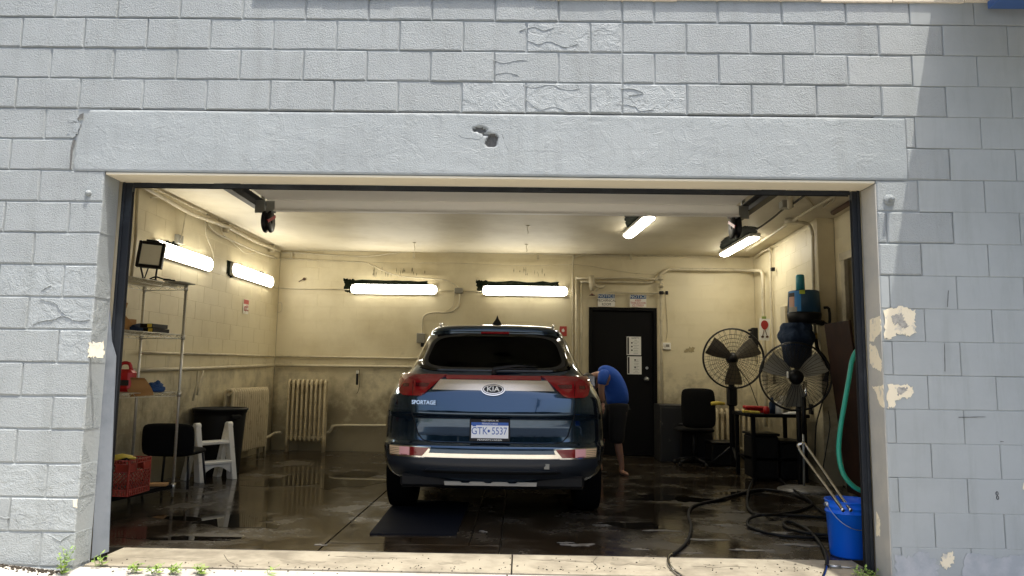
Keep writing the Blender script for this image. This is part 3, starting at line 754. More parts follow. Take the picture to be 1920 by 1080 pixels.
def old_patch(pts, seed, plane='y', off=0, label=''):
    g = G()
    if plane == 'y':
        a = [onY(px, py, YB) for px, py in pts]; g.prism(ragged([(p.x, p.z) for p in a], 9, .012, seed), (0, YB-.004, 0), X_, Z_, (0, .002, 0))
    elif plane == 'l':
        a = [onL(px, py) for px, py in pts]; g.prism(ragged([(p.y, p.z) for p in a], 9, .012, seed), (lwx(0)+.005, 0, 0), (.0229, 1, 0), Z_, (-.002, 0, 0))
    else:
        a = [onZ(px, py, CEIL) for px, py in pts]; g.prism(ragged([(p.x, p.y) for p in a], 9, .014, seed), (0, 0, CEIL-.004), X_, Y_, (0, 0, .002))
    o = g.build('old_paint_patch', 'soot', label=label, cat='paint patch', group='dark unpainted patches left around the lamps')
    return o
a, b = onY(659, 542, YL), onY(820, 544, YL); tube_lamp(a, b, -Y_, 'lit tube lamp on the back wall above the left shoulder of the car')
a, b = onY(905, 545, YL), onY(1064, 547, YL); tube_lamp(a, b, -Y_, 'lit tube lamp on the back wall directly over the roof of the car')
nl = Vector((1, -.0229, 0))
a, b = onL(282, 466), onL(390, 494); b.z = a.z = (a.z+b.z)/2; tube_lamp(a, b, nl, 'lit tube lamp on the left wall behind the black floodlight', wdt=.16)
a, b = onL(430, 507), onL(505, 527); b.z = a.z = (a.z+b.z)/2; tube_lamp(a, b, nl, 'lit tube lamp on the left wall next to the back corner', wdt=.16)
a = onZ(1224, 402, CEIL-.005); b = onZ(1177, 436, CEIL-.005); a = b+(a-b).normalized()*1.22; a.x = b.x+(a.x-b.x)*.6; tube_lamp(a, b, -Z_, 'lit tube lamp on the ceiling partly hidden by the raised garage door')
a = onZ(1416, 437, CEIL-.005); b = onZ(1356, 472, CEIL-.005); tube_lamp(a, b, -Z_, 'lit tube lamp on the ceiling by the right end of the raised door')
old_patch([(645, 522), (665, 524), (801, 527), (801, 536), (690, 536), (664, 552), (646, 546)], 1, label='dark ragged old paint patch above the wall lamp left of the car')
old_patch([(893, 525), (915, 527), (1047, 529), (1047, 540), (940, 540), (912, 553), (895, 548)], 2, label='dark ragged old paint patch above the wall lamp over the car roof')
old_patch([(426, 488), (494, 512), (497, 527), (430, 520), (424, 512)], 3, 'l', label='dark ragged old paint patch around the left wall lamp by the corner')
old_patch([(306, 450), (330, 455), (336, 462), (334, 470), (308, 462)], 4, 'l', label='small dark old paint patch above the lamp behind the floodlight')
old_patch([(1172, 402), (1204, 392), (1222, 399), (1190, 430), (1174, 424)], 5, 'c', label='dark ragged old paint patch beside the ceiling lamp near the door strut')
old_patch([(1352, 452), (1395, 423), (1422, 426), (1418, 438), (1370, 470), (1350, 466)], 6, 'c', label='dark ragged old paint patch around the right ceiling lamp')
g = G(); rs_ = random.Random(9)
for i in range(34):
    px = rs_.choice((rs_.uniform(695, 800), rs_.uniform(960, 1030))); c = onY(px, rs_.uniform(505, 516), YB); h_ = rs_.uniform(.03, .11); w_ = rs_.uniform(.003, .008)
    g.prism([(-w_, 0), (0, -h_*.6), (w_, 0), (w_*.4, h_*.5), (-w_*.3, h_*.5)], (c.x, YB-.0022-.00002*i, c.z), X_, Z_, (0, .001, 0))
M['drip'] = mat('soot drips', (.22, .19, .12), .7); g.build('soot_drips', 'drip', label='thin dark vertical soot drips over the back wall lamps', cat='stain', kind='stuff')
# small junction box above the lamp behind the floodlight
jb = onL(332, 449); g = G(); g.box(jb+Vector((.02, 0, 0)), (.05, .12, .10), ch=.004); g.build('junction_box', 'greyplastic', label='small grey box on the left wall above the lamp behind the floodlight', cat='junction box')

# ================================================================ PIPES AND CONDUITS
def pipe(name, pts, r, label, cat='pipe', m='creampipe', sub=0, n=8, group=None):
    g = G(); g.tube(pts, r, n, 0, sub=sub); return g.build(name, m, label=label, cat=cat, group=group)
yb = YB-.03
pipe('conduit', [onY(527, 470, yb)+Vector((.02, 0, -.03))]+[onY(x, y, yb) for x, y in ((560, 474), (620, 478), (690, 480), (740, 474), (780, 471), (900, 473), (1080, 478), (1240, 480), (1405, 482))], .012, 'long sagging conduit along the back wall just under the ceiling', 'conduit', sub=3)
pipe('conduit', [onY(x, y, yb) for x, y in ((524, 484), (600, 488), (668, 491), (690, 494), (730, 512), (760, 519), (800, 522), (835, 525), (852, 533), (860, 540))], .010, 'thin conduit curving down the back wall to the square junction box', 'conduit', sub=4)
pipe('cable', [onY(x, y, YB-.012) for x, y in ((668, 491), (760, 493), (850, 493), (980, 498), (1080, 496), (1140, 505), (1180, 511), (1226, 515))], .004, 'thin cable strung along the back wall to the pipe junction', 'cable', sub=4)
pipe('conduit', [onY(x, y, YB-.02) for x, y in ((522, 540), (560, 542), (655, 543))], .008, 'straight conduit from the left back corner to the wall lamp', 'conduit')
pipe('conduit', [onY(x, y, YB-.02) for x, y in ((822, 545), (852, 545))], .007, 'short conduit between the wall lamp and the square junction box', 'conduit')
pipe('conduit', [onY(x, y, YB-.02) for x, y in ((868, 546), (905, 547))], .007, 'short conduit right of the square junction box', 'conduit')
c = onY(860, 545, YB-.03); g = G(); g.box(c, (.12, .05, .08), ch=.005); g.build('junction_box', 'greyplastic', label='square grey junction box between the two back wall lamps', cat='junction box')
pipe('conduit', [onY(x, y, YB-.02) for x, y in ((862, 550), (861, 570), (850, 583), (835, 586), (812, 586), (797, 591), (792, 602), (792, 628))], .010, 'bent conduit dropping from the junction box to the switch box behind the car', 'conduit', sub=3)
pipe('cable', [onY(x, y, YB-.015) for x, y in ((853, 550), (850, 572), (840, 582), (828, 586))], .005, 'thin cable hanging from the square junction box', 'cable', sub=3)
c = onY(789, 634, YB-.04); sb = thing('switch_box', 'small grey switch box on the back wall at the left edge of the car roof', 'switch box', c)
g = G(); g.box(c, (.12, .08, .15), ch=.006); g.build('box', 'greyplastic', sb); g = G(); g.box(c+Vector((.03, -.01, -.10)), (.05, .05, .07), ch=.006); g.build('plug', 'blackplastic', sb)
pipe('water_pipe', [onY(x, y, YB-.04) for x, y in ((517, 668), (600, 669), (760, 672), (800, 672))], .016, 'upper of two horizontal pipes on the back wall left of the car')
pipe('water_pipe', [onY(x, y, YB-.05) for x, y in ((517, 685), (600, 686), (760, 688), (800, 689))], .022, 'lower thicker horizontal pipe on the back wall left of the car')
pipe('water_pipe', [onL(340, 663, .04), onL(430, 665, .04), onL(514, 668, .04)], .016, 'upper of two horizontal pipes on the left wall behind the shelf')
p = [onL(x, y, .05) for x, y in ((245, 694), (340, 692), (440, 688), (514, 685))]; pipe('water_pipe', p, .022, 'lower thicker horizontal pipe on the left wall behind the shelf')
p = onL(262, 661, .04); q = onL(340, 663, .04); pipe('water_pipe', [p, q], .016, 'end piece of the upper pipe on the left wall near the shelf')
pipe('heating_pipe', [onY(x, y, YB-.07) for x, y in ((605, 812), (617, 810), (622, 803), (630, 798), (700, 798), (760, 798))], .022, 'heating pipe leaving the right foot of the back wall radiator', sub=3)
pipe('heating_pipe', [onY(528, 811, YB-.08), onY(515, 812, YB-.1), onY(505, 818, YB-.4), onY(493, 822, YB-.6)], .02, 'short heating pipe joining the two radiators in the left corner', sub=3)
c = onY(1440, 0, 0)
# vertical and horizontal pipes round the door
pipe('conduit', [onY(x, y, YB-.03) for x, y in ((1100, 478), (1086, 479), (1077, 484), (1074, 495), (1074, 690), (1074, 830))], .016, 'tall conduit bending down from the ceiling just behind the car roof', 'conduit', sub=2)
pipe('water_pipe', [onY(x, y, YB-.05) for x, y in ((1081, 518), (1081, 640), (1080, 830))], .022, 'vertical pipe on the back wall left of the black door')
pipe('water_pipe', [onY(x, y, YB-.06) for x, y in ((1090, 530), (1090, 640), (1089, 830))], .016, 'thinner vertical pipe closest to the black door frame')
pipe('water_pipe', [onY(x, y, YB-.07) for x, y in ((1078, 521), (1120, 522), (1180, 521), (1228, 523))], .018, 'upper horizontal pipe over the black door')
pipe('water_pipe', [onY(x, y, YB-.06) for x, y in ((1088, 528), (1160, 529), (1215, 530), (1226, 528))], .018, 'second horizontal pipe over the black door')
pipe('water_pipe', [onY(x, y, YB-.07) for x, y in ((1228, 527), (1234, 520), (1240, 514), (1252, 505), (1262, 505), (1340, 506), (1398, 507))]+[onR(1422, 508, .09), onR(1430, 514, .08)]+[onR(x, y, .08) for x, y in ((1431, 560), (1433, 640), (1436, 720), (1436, 800))], .026, 'thick pipe running right from the door and down the right corner', sub=2, n=10)
pipe('water_pipe', [onY(x, y, YB-.07) for x, y in ((1239, 516), (1239, 545), (1240, 640), (1242, 830))], .022, 'vertical pipe on the back wall right of the black door')
pipe('water_pipe', [onY(x, y, YB-.10) for x, y in ((1136, 548), (1180, 549), (1236, 550), (1250, 550))], .014, 'thin horizontal pipe just above the two notice signs')
vl = thing('pipe_valve', 'lumpy painted valve with a red hand wheel left above the black door', 'valve', onY(1110, 530, YB-.12))
g = G(); g.tube([onY(1109, 517, YB-.12), onY(1110, 530, YB-.12), onY(1110, 545, YB-.12)], [.045, .05, .03], 10); g.tube([onY(1110, 530, YB-.12), onY(1120, 538, YB-.12), onY(1130, 538, YB-.12), onY(1132, 534, YB-.12)], .022, 8, sub=2); g.tube([onY(1122, 537, YB-.12), onY(1117, 546, YB-.12)], .014, 6); g.build('body', 'creampipe', vl)
g = G(); g.lathe([(.0, 0), (.045, .004), (.05, .012), (.012, .03), (.0, .05)], onY(1110, 555, YB-.12), Z_, 14); g.build('hand_wheel', 'reddark', vl)
v2 = thing('pipe_valve', 'small valve with dark wheel on the pipe right above the black door', 'valve', onY(1240, 549, YB-.12))
g = G(); g.box(onY(1240, 549, YB-.11), (.07, .06, .05), ch=.01); g.build('body', 'darkmetal', v2)
g = G(); g.cyl(onY(1248, 549, YB-.11), onY(1252, 549, YB-.11), .03, n=12); g.build('hand_wheel', 'darkmetal', v2)
for (px, py, l) in ((1239, 535, 'painted coupling collar on the pipe right above the black door'), (1238, 521, 'painted elbow joint where the thick pipe leaves the door pipes')):
    c = onY(px, py, YB-.08); g = G(); g.cyl(c-Z_*.035, c+Z_*.035, .036, n=14); g.build('pipe_collar', 'creampipe', label=l, cat='pipe collar')
# hangers under the ceiling
for (px, l) in ((547, 'leftmost'), (776, 'second from the left'), (1009, 'third from the left'), (1183, 'fourth from the left'), (1358, 'rightmost')):
    c = onY(px, 480 if px > 900 else 477, YB-.05); g = G(); g.box(c+Z_*-.01, (.035, .03, .09), ch=.004); g.build('pipe_hanger', 'creampipe', label=l+' small hanger block under the conduit on the back wall', cat='pipe hanger', group='small hanger blocks under the ceiling conduit')
for (px, py, l) in ((777, 455, 'hook hanging from the ceiling over the left wall lamp'), (987, 458, 'hook hanging from the ceiling over the right wall lamp'), (989, 423, 'ceiling hook in front of the raised door edge')):
    c = onZ(px, py, CEIL); g = G(); g.cyl(c, c-Z_*.01, .025, n=10); g.tube([c, c-Z_*.05, c-Z_*.09+X_*.012, c-Z_*.11], .004, 6, sub=3); g.build('ceiling_hook', 'creampipe', label=l, cat='hook')
# left wall pipes and loops
pipe('conduit', [onL(x, y, .07) for x, y in ((262, 346), (300, 367), (352, 397), (387, 411), (430, 427), (480, 453), (524, 470))], .024, 'thick painted pipe running along the top of the left wall', 'pipe', sub=2, n=10)
pipe('conduit', [onL(x, y, .03) for x, y in ((388, 418), (400, 432), (414, 441), (440, 453), (480, 471), (520, 485))], .014, 'thin conduit sloping below the thick pipe on the left wall', 'conduit', sub=3)
pipe('cable', [onL(x, y, .05) for x, y in ((283, 370), (300, 370), (320, 378), (350, 395), (362, 400), (378, 408))], .009, 'dark cable drooping along the left wall near its top', 'cable', sub=3)
pipe('cable', [onL(x, y, .04) for x, y in ((348, 398), (345, 420), (341, 440), (337, 450))], .007, 'dark cable dropping to the small box over the lamp', 'cable', sub=3)
pipe('cable', [onL(x, y, .04) for x, y in ((386, 412), (385, 430), (390, 450), (399, 472), (399, 487), (391, 495))], .008, 'grey cable looping down to the end of the left wall lamp', 'cable', sub=4)
pipe('cable', [onL(x, y, .06) for x, y in ((388, 404), (394, 393), (402, 391), (409, 398), (411, 415), (416, 433), (425, 445))], .007, 'cable making a high loop above the left wall pipe', 'cable', sub=4)
pipe('cable', [onL(x, y, .03) for x, y in ((428, 448), (448, 464), (460, 474), (490, 475), (515, 480))], .005, 'sagging thin cable in the left back corner', 'cable', sub=4)
pipe('cable', [onL(x, y, .03) for x, y in ((503, 531), (515, 539), (522, 541))], .007, 'short cable from the left wall lamp to the corner', 'cable', sub=2)
for (px, py, l) in ((424, 427, 'nearer'), (509, 465, 'farther')):
    c = onL(px, py, .05); g = G(); g.box(c, (.08, .03, .12), ch=.004); g.build('pipe_hanger', 'creampipe', label=l+' bracket block holding the thick pipe of the left wall', cat='pipe hanger')
pipe('conduit', [onL(258, 348, .03), onL(254, 450, .03), onL(246, 520, .03)], .016, 'vertical painted conduit on the left wall right beside the steel jamb', 'conduit')
c = onL(522, 576, .05); g = G(); g.tube([c+Vector((0, 0, .07)), c+Vector((.05, -.02, .06)), c+Vector((.06, -.02, -.05)), c+Vector((0, 0, -.08))], .008, 6, sub=4); g.build('wall_loop', 'creampipe', label='small painted metal loop in the left back corner', cat='bracket')
# right side / ceiling conduits
pipe('conduit', [onZ(x, y, CEIL-.03) for x, y in ((1600, 345), (1560, 370), (1527, 388), (1482, 417), (1440, 445), (1400, 470))], .018, 'ceiling conduit running along the top of the right wall', 'conduit', sub=1)
cj = onZ(1484, 417, CEIL-.04); g = G(); g.cyl(cj+Z_*.035, cj-Z_*.02, .075, n=16); g.build('ceiling_junction', 'creampipe', label='round painted junction box on the ceiling near the right wall', cat='junction box')
pipe('conduit', [cj, onZ(1504, 417, CEIL-.04), onR(1518, 423, .05), onR(1524, 440, .04), onR(1524, 447, .03), onR(1526, 560, .03), onR(1529, 640, .03)], .02, 'conduit curving off the ceiling and down the right wall to the blue drum', 'conduit', sub=3, n=10)
pipe('cable', [onZ(x, y, CEIL-.02) for x, y in ((1502, 360), (1515, 373), (1524, 386))], .012, 'short painted tube crossing the ceiling by the right wall', 'pipe')
pipe('conduit', [onZ(x, y, CEIL-.03) for x, y in ((1545, 388), (1562, 376), (1566, 366))], .014, 'curved short conduit beside the ceiling junction', 'conduit', sub=3)
pipe('cable', [onZ(x, y, CEIL-.05) for x, y in ((1519, 359), (1487, 382), (1470, 391))]+[onZ(x, y, CEIL-.03) for x, y in ((1450, 408), (1428, 424), (1418, 430))], .011, 'black cable from the ceiling box to the right ceiling lamp', 'cable', 'rubber', sub=3)
c = onZ(1474, 384, CEIL-.04); g = G(); g.box(c, (.12, .12, .08), ch=.006); g.build('junction_box', 'greyplastic', label='dark square ceiling box beside the right door track', cat='junction box')
c = onZ(1482, 357, CEIL-.12); g = G(); g.tube([onZ(1481, 356, 2.75), onZ(1481, 388, 2.75)], .025, 8); g.build('drop_pipe', 'creampipe', label='short white pipe stub hanging by the dark ceiling box', cat='pipe')
pipe('conduit', [onR(1417, 483, .03), onR(1430, 472, .04), onR(1444, 466, .05), onR(1445, 476, .04), onR(1446, 560, .04), onR(1450, 640, .04), onR(1452, 720, .04)], .018, 'slim vertical pipe on the right wall beside the corner', sub=1)
c = onR(1449, 505, .05); g = G(); g.box(c, (.05, .05, .05), ch=.004); g.build('cable_clip', 'blackplastic', label='small black clip on the slim pipe in the right corner', cat='clip')
pipe('beam', [onZ(1562, 399, CEIL-.02), onZ(1600, 376, CEIL-.02), onZ(1625, 361, CEIL-.02)], .03, 'dark rusty steel edge along the ceiling above the doorway', 'beam', 'brown', n=6)

# ================================================================ BACK DOOR
dr = thing('mechanical_room_door', 'black steel door with white notices in the back wall right of the car', 'door', ((DX0+DX1)/2, YB, FZ))
g = G()
for (a, b) in ((DX0+.002, DX0+.05), (DX1-.05, DX1-.002)): g.box(((a+b)/2, YB+.055, (DZ1+FZ)/2), (b-a, .15, DZ1-FZ), ch=.003)
g.box(((DX0+DX1)/2, YB+.055, DZ1-.025), (DX1-DX0-.1, .15, .05), ch=.003); g.build('frame', 'blackpaint', dr)
g = G(); g.box(((DX0+DX1)/2, YB+.05, (DZ1-.05+FZ)/2), (DX1-DX0-.108, .045, DZ1-.06-FZ), ch=.003); g.build('leaf', 'blackpaint', dr)
c = onY(1212, 711, YB+.0); kb = None
g = G(); g.lathe([(0, -.075), (.022, -.072), (.03, -.055), (.024, -.035), (.012, -.02), (.035, .0), (.036, .026)], c+Y_*.0, Y_, 18); g.build('knob', 'galv', dr)
g = G(); g.cyl(onY(1213, 690, YB+.01), onY(1213, 690, YB+.03), .022, n=14); g.build('lock', 'galv', dr)
def notice(c0, c1, y):
    a, b = onY(*c0, y), onY(*c1, y); return a, b
for q, ((x0, y0), (x1, y1)) in enumerate((((1175, 631), (1202, 666)), ((1176, 668), (1203, 702)))):
    a, b = onY(x0, y0, YB+.025), onY(x1, y1, YB+.025); cx, cz = (a.x+b.x)/2, (a.z+b.z)/2; w, h = b.x-a.x, a.z-b.z
    g = G(); g.box((cx, YB+.0255, cz), (w, .002, h)); pp = g.build('notice_sheet', 'paper', dr)
    g = G(); g.box((a.x+.022, YB+.0235, cz), (.026, .0012, h*.92)); 
    for i in range(3 if q == 0 else 2):
        zz = cz+h*(.16-.2*i) if q == 0 else cz+h*(.3-.42*i)
        g.cyl((a.x+w*(.36 if q == 0 else .55), YB+.0242, zz), (a.x+w*(.36 if q == 0 else .55), YB+.0232, zz), .013, n=10)
    for i in range(9): 
        zz = b.z+h*(.08+.09*i); g.box((cx+.03, YB+.0238, zz), (w*.45*(.7+.3*math.sin(i*3+q)), .0008, .0035))
    g.build('print', 'ink', pp)
    if q == 0: text_mesh('lettering', 'SAFETY', .035, (cx+.02, YB+.0236, a.z-.025), X_, Z_, 'ink', pp)
def sign(x0, y0, x1, y1, lines, label):
    a, b = onY(x0, y0, YB-.05), onY(x1, y1, YB-.05); cx, cz = (a.x+b.x)/2, (a.z+b.z)/2; w, h = b.x-a.x, a.z-b.z
    t = thing('notice_sign', label, 'sign', (cx, YB-.05, b.z))
    g = G(); g.box((cx, YB-.048, cz), (w, .004, h)); g.build('plate', 'white', t)
    g = G(); g.box((cx, YB-.0515, a.z-h*.18), (w*.98, .002, h*.32)); g.build('header', 'bluesign', t)
    text_mesh('lettering', 'NOTICE', h*.34, (cx, YB-.0535, a.z-h*.18), X_, Z_, 'paper', t, xs=1.05)
    n = len(lines)
    for i, s in enumerate(lines): text_mesh('lettering', s, h*(.30 if n == 2 else .23), (cx, YB-.0515, b.z+h*.62-(i+.5)*h*.6/n+.0), X_, Z_, 'redprint' if n == 3 else 'ink', t, xs=.80 if n == 2 else 1.0)
sign(1121, 551, 1153, 575, ('MECHANICAL', 'ROOM'), 'blue and white notice sign reading MECHANICAL ROOM above the black door')
sign(1181, 552, 1212, 576, ('KEEP', 'THIS DOOR', 'CLOSED!'), 'blue and white notice sign reading KEEP THIS DOOR CLOSED above the black door')
# thermostat, red sign behind the car, left wall no smoking sign
c = onY(1250, 649, YB-.02); th = thing('thermostat', 'white thermostat with small screen on the back wall right of the door', 'thermostat', c)
g = G(); g.box(c, (.125, .035, .105), ch=.008); g.build('case', 'white', th); g = G(); g.box(c+Vector((.01, -.018, .005)), (.055, .003, .04)); g.build('screen', 'greyplastic', th)
pipe('cable', [onY(x, y, YB-.012) for x, y in ((1248, 553), (1250, 590), (1252, 615), (1250, 632), (1249, 640))], .005, 'thin cable hanging down to the white thermostat', 'cable', sub=3)
c = onY(1056, 621, YB-.01); t = thing('fire_sign', 'small red sign on the back wall peeking out behind the car roof', 'sign', c)
g = G(); g.box(c, (.11, .006, .15)); g.build('plate', 'redprint', t); g = G(); g.prism(blob((0, 0), .02, .03, 10, 3), c+Vector((0, -.006, .01)), X_, Z_, (0, .002, 0)); g.build('symbol', 'paper', t)
c = onL(461, 575, .01); t = thing('smoking_sign', 'small red and white no smoking sign on the left wall', 'sign', c)
rotl = Matrix.Rotation(-.0229, 3, 'Z')
g = G(); g.box(c, (.006, .17, .20), rotl); g.build('plate', 'white', t)
g = G(); g.box(c+Vector((.004, 0, .065)), (.003, .165, .06), rotl); g.tube([c+Vector((.005, -.035+.032*math.cos(a_*.6283), -.03+.032*math.sin(a_*.6283))) for a_ in range(10)], .005, 5, closed=True); g.build('print', 'redprint', t)
text_mesh('lettering', 'NO', .05, c+Vector((.006, .04, .0)), (0, 1, 0), Z_, 'redprint', t); text_mesh('lettering', 'SMOKING', .028, c+Vector((.006, .035, -.05)), (0, 1, 0), Z_, 'redprint', t)
# brush hanging from pipe, clamps
c = onY(670, 705, YB-.06); t = thing('hanging_brush', 'narrow dark brush hanging from the lower pipe on the back wall', 'brush', c)
g = G(); g.box(c+Z_*.06, (.04, .03, .05), ch=.005); g.build('holder', 'white', t); g = G(); g.box(c-Z_*.05, (.035, .03, .17), ch=.006); g.build('bristles', 'blackplastic', t)
g = G(); g.tube([c+Vector((.025, 0, .1)), c+Vector((.04, 0, -.05)), c+Vector((.03, 0, -.2)), c+Vector((.0, 0, -.27))], .004, 5, sub=3); g.build('cord', 'rubber', t)
c = onL(372, 718, .06); t = thing('hanging_clamp', 'pale clamp tool hanging on the left wall under the pipe', 'tool', c)
g = G(); g.tube([c+Vector((0, -.03, .14)), c+Vector((0, -.04, -.02)), c+Vector((0, -.12, -.2))], .012, 6); g.build('arm', 'creampipe', t)
g = G(); g.tube([c+Vector((.01, .09, .14)), c+Vector((.01, .0, -.02)), c+Vector((.01, -.04, -.14))], .012, 6); g.build('arm', 'creampipe', t)
c = onY(570, 523, YB-.03); g = G(); g.cyl(c, c+Y_*.025, .022, n=10); g.tube([c, c+Vector((-.04, -.03, -.03)), c+Vector((-.07, -.03, -.05))], .007, 6); g.build('wall_hook', 'brown', label='small dark hook on the back wall left of the lamps', cat='hook')

# ================================================================ RADIATORS
def radiator(label, o, ux, n, w, h, legz, nv):
    o, ux, nv = Vector(o), Vector(ux).normalized(), Vector(nv).normalized()
    t = thing('radiator', label, 'radiator', o, 'cast iron radiators of the garage')
    st = w/n
    for i in range(n):
        g = G(); b = o+ux*(st*(i+.5)); dep = .09
        zb = legz if 0 < i < n-1 else .0; r = st*.31
        for s in (-1, 1):
            g.tube([b+nv*(s*dep/2)+Z_*zb, b+nv*(s*dep/2)+Z_*(legz+.03), b+nv*(s*dep/2)+Z_*(h-.04), b+nv*(s*dep*.3)+Z_*(h-.008), b+Z_*h], [r*.8, r, r, r, r*.9], 8)
        g.tube([b-nv*dep/2+Z_*(legz+.05), b+nv*dep/2+Z_*(legz+.05)], r, 6)
        g.build('column', 'radiator', t)
    g = G(); g.tube([o+ux*.01+Z_*(h-.06), o+ux*(w-.01)+Z_*(h-.06)], .022, 8); g.build('manifold', 'radiator', t); g = G(); g.tube([o+ux*.01+Z_*(legz+.05), o+ux*(w-.01)+Z_*(legz+.05)], .025, 8); g.build('manifold', 'radiator', t)
    return t
a, b = onY(534, 830, YB-.22), onY(611, 830, YB-.22)
radiator('tall cream radiator with nine open columns on the back wall left of the car', (a.x, YB-.22, FZ), X_, 9, b.x-a.x, 1.06, .16, Y_)
a, b = onL(430, 760, .2), onL(499, 760, .2)
radiator('cream radiator with closely set columns on the left wall behind the black bin', (lwx(a.y)+.18, a.y, FZ), (.0229, 1, 0), 17, b.y-a.y, .95, .14, X_)
a = onY(1338, 800, YB-.22)
radiator('low radiator in the dark behind the fan stand on the back wall', (a.x, YB-.22, FZ), X_, 7, .55, .72, .1, Y_)

# ================================================================ OVERHEAD DOOR
DZ = 2.71; dx0, dx1 = -2.14, 2.37
od = thing('overhead_door', 'white sectional garage door raised flat under the ceiling', 'garage door', ((dx0+dx1)/2, 1.4, DZ))
for i in range(4):
    y0_, y1_ = .46+i*.49, .46+(i+1)*.49-.006
    g = G(); g.box(((dx0+dx1)/2, (y0_+y1_)/2, DZ+.022), (dx1-dx0, y1_-y0_, .04), ch=.005); 
    for s in (-1, 1): g.box(((dx0+dx1)/2, (y0_+y1_)/2+s*(.225), DZ-.004), (dx1-dx0, .016, .012), ch=.002)
    g.build('panel', 'doorwhite', od)
ye = .46+4*.49
g = G(); a, b = onY(515, 389, ye-.02), onY(1385, 389, ye-.02)
g.box(((a.x+b.x)/2, ye-.01, DZ-.055), (b.x-a.x, .05, .105), ch=.006); g.box(((a.x+b.x)/2, ye-.04, DZ-.108), (b.x-a.x, .05, .006)); g.build('strut', 'doorwhite', od)
for px in (715, 940, 1166):
    c = onY(px, 362, 1.40); c.z = DZ-.03; g = G(); g.box(c+Z_*.012, (.10, .12, .008)); g.box(c+Vector((-.04, 0, .0)), (.008, .09, .04)); g.box(c+Vector((.04, 0, .0)), (.008, .09, .04)); g.tube([c+Vector((-.05, 0, -.005)), c+Vector((.05, 0, -.005))], .010, 8); g.build('hinge', 'galv', od)
def track(x, label, pts_in):
    t = thing('door_track', label, 'door track', (x, 1.5, DZ), 'garage door tracks')
    s = 1 if x < 0 else -1
    y0_, y1_ = .35, 2.95
    g = G()
    g.box((x, (y0_+y1_)/2, DZ+.01), (.012, y1_-y0_, .10), ch=.002); g.box((x+s*.035, (y0_+y1_)/2, DZ-.04), (.07, y1_-y0_, .008)); g.box((x+s*.035, (y0_+y1_)/2, DZ+.058), (.07, y1_-y0_, .008)); g.build('rail', 'darkmetal', t)
    g = G(); pts = [(x, .35, DZ), (x, .31, DZ-.1), (x, .30, DZ-.3)]
    g.tube(pts, .03, 6, sub=3); g.build('bend', 'darkmetal', t)
    for yy in (1.3, 2.85): g = G(); g.box((x-s*.01, yy, (DZ+.06+CEIL)/2), (.035, .03, CEIL-DZ-.06)); g.build('hanger', 'galv', t)
    g = G()
    for k_ in (0, 1): g.box((x+s*(.11+.11*k_), ye+.02, DZ-.055), (.098, .012, .125), ch=.003)
    g.build('bracket_plate', 'galv', t)
    c = Vector((x+s*.19, ye+.04, DZ-.20)); g = G()
    g.lathe([(.02, -.035), (.105, -.035), (.108, -.02), (.085, -.018), (.085, .018), (.108, .02), (.105, .035), (.02, .035)], c, X_, 26); g.build('cable_drum', 'blackplastic', t)
    g = G(); g.box(c+Vector((s*.03, -.0, .03)), (.012, .225, .03), Matrix.Rotation(.4, 3, 'X')); g.build('drum_mark', 'redplastic', t)
    g = G(); c2 = Vector((x+s*.16, 1.22, DZ-.03))
    for q in range(4): g.box(c2+Vector((s*(q*.05-.08), 0, .0)), (.02, .12, .035), ch=.004); g.cyl(c2+Vector((s*(q*.05-.1), .03, -.012)), c2+Vector((s*(q*.05-.06), .03, -.012)), .016, n=8)
    g.build('roller_hinge', 'darkmetal', t)
track(-2.33, 'dark steel track carrying the raised door on the left side', None)
track(2.56, 'dark steel track carrying the raised door on the right side', None)

# ================================================================ WIRE SHELF
A = Vector((-2.915, 2.50, 0)); ang = R(13); ld = Vector((-math.sin(ang), -math.cos(ang), 0)); sd_ = Vector((-math.cos(ang), math.sin(ang), 0))
LS, SS = 1.22, .47
sh = thing('wire_shelf', 'chrome wire shelving unit inside the opening on the left', 'shelf', (A.x, A.y, FZ))
zt = onY(354, 534, A.y).z
P4 = [A, A+ld*LS, A+ld*LS+sd_*SS, A+sd_*SS]
zs = [zt-.015, onY(343, 628, A.y).z, onY(334, 735, A.y).z, onY(323, 908, A.y).z]
for p in P4:
    g = G(); g.tube([(p.x, p.y, FZ+.01), (p.x, p.y, zt+.02)], .0135, 10)
    z_ = FZ+.06
    while z_ < zt: g.lathe([(.0135, -.002), (.0146, 0), (.0135, .002)], (p.x, p.y, z_), Z_, 10); z_ += .05
    g.build('post', 'shelfwire', sh)
for zi, z in enumerate(zs):
    g = G(); Z0 = Vector((0, 0, z))
    for i in range(4):
        a, b = P4[i], P4[(i+1) % 4]
        g.tube([a+Z0, b+Z0], .0036, 6); g.tube([a+Z0-Z_*.036, b+Z0-Z_*.036], .0036, 6)
        L = (b-a).length; n = int(L/.05); zz = []
        for k in range(n+1): zz.append(a+(b-a)*(k/n)+Z0-Z_*(.036 if k % 2 else 0))
        g.tube(zz, .0028, 5)
    n = 17
    for k in range(1, n): g.tube([P4[0]+sd_*(SS*k/n)+Z0+Z_*.002, P4[1]+sd_*(SS*k/n)+Z0+Z_*.002], .0024, 4) if k % 5 == 0 else None
    n = 44
    for k in range(1, n): g.tube([P4[0]+ld*(LS*k/n)+Z0+Z_*.004, P4[3]+ld*(LS*k/n)+Z0+Z_*.004], .0022, 4, cap=False)
    g.build('shelf_grid', 'shelfwire' if zi < 3 else 'darkmetal', sh)
    g = G()
    for p in P4: g.cyl((p.x, p.y, z-.045), (p.x, p.y, z+.01), .021, .018, 10)
    g.build('collar', 'shelfwire' if zi != 1 else 'shelfwire', sh)
def onS(u, v, z): p = A+ld*u+sd_*v; return Vector((p.x, p.y, z))
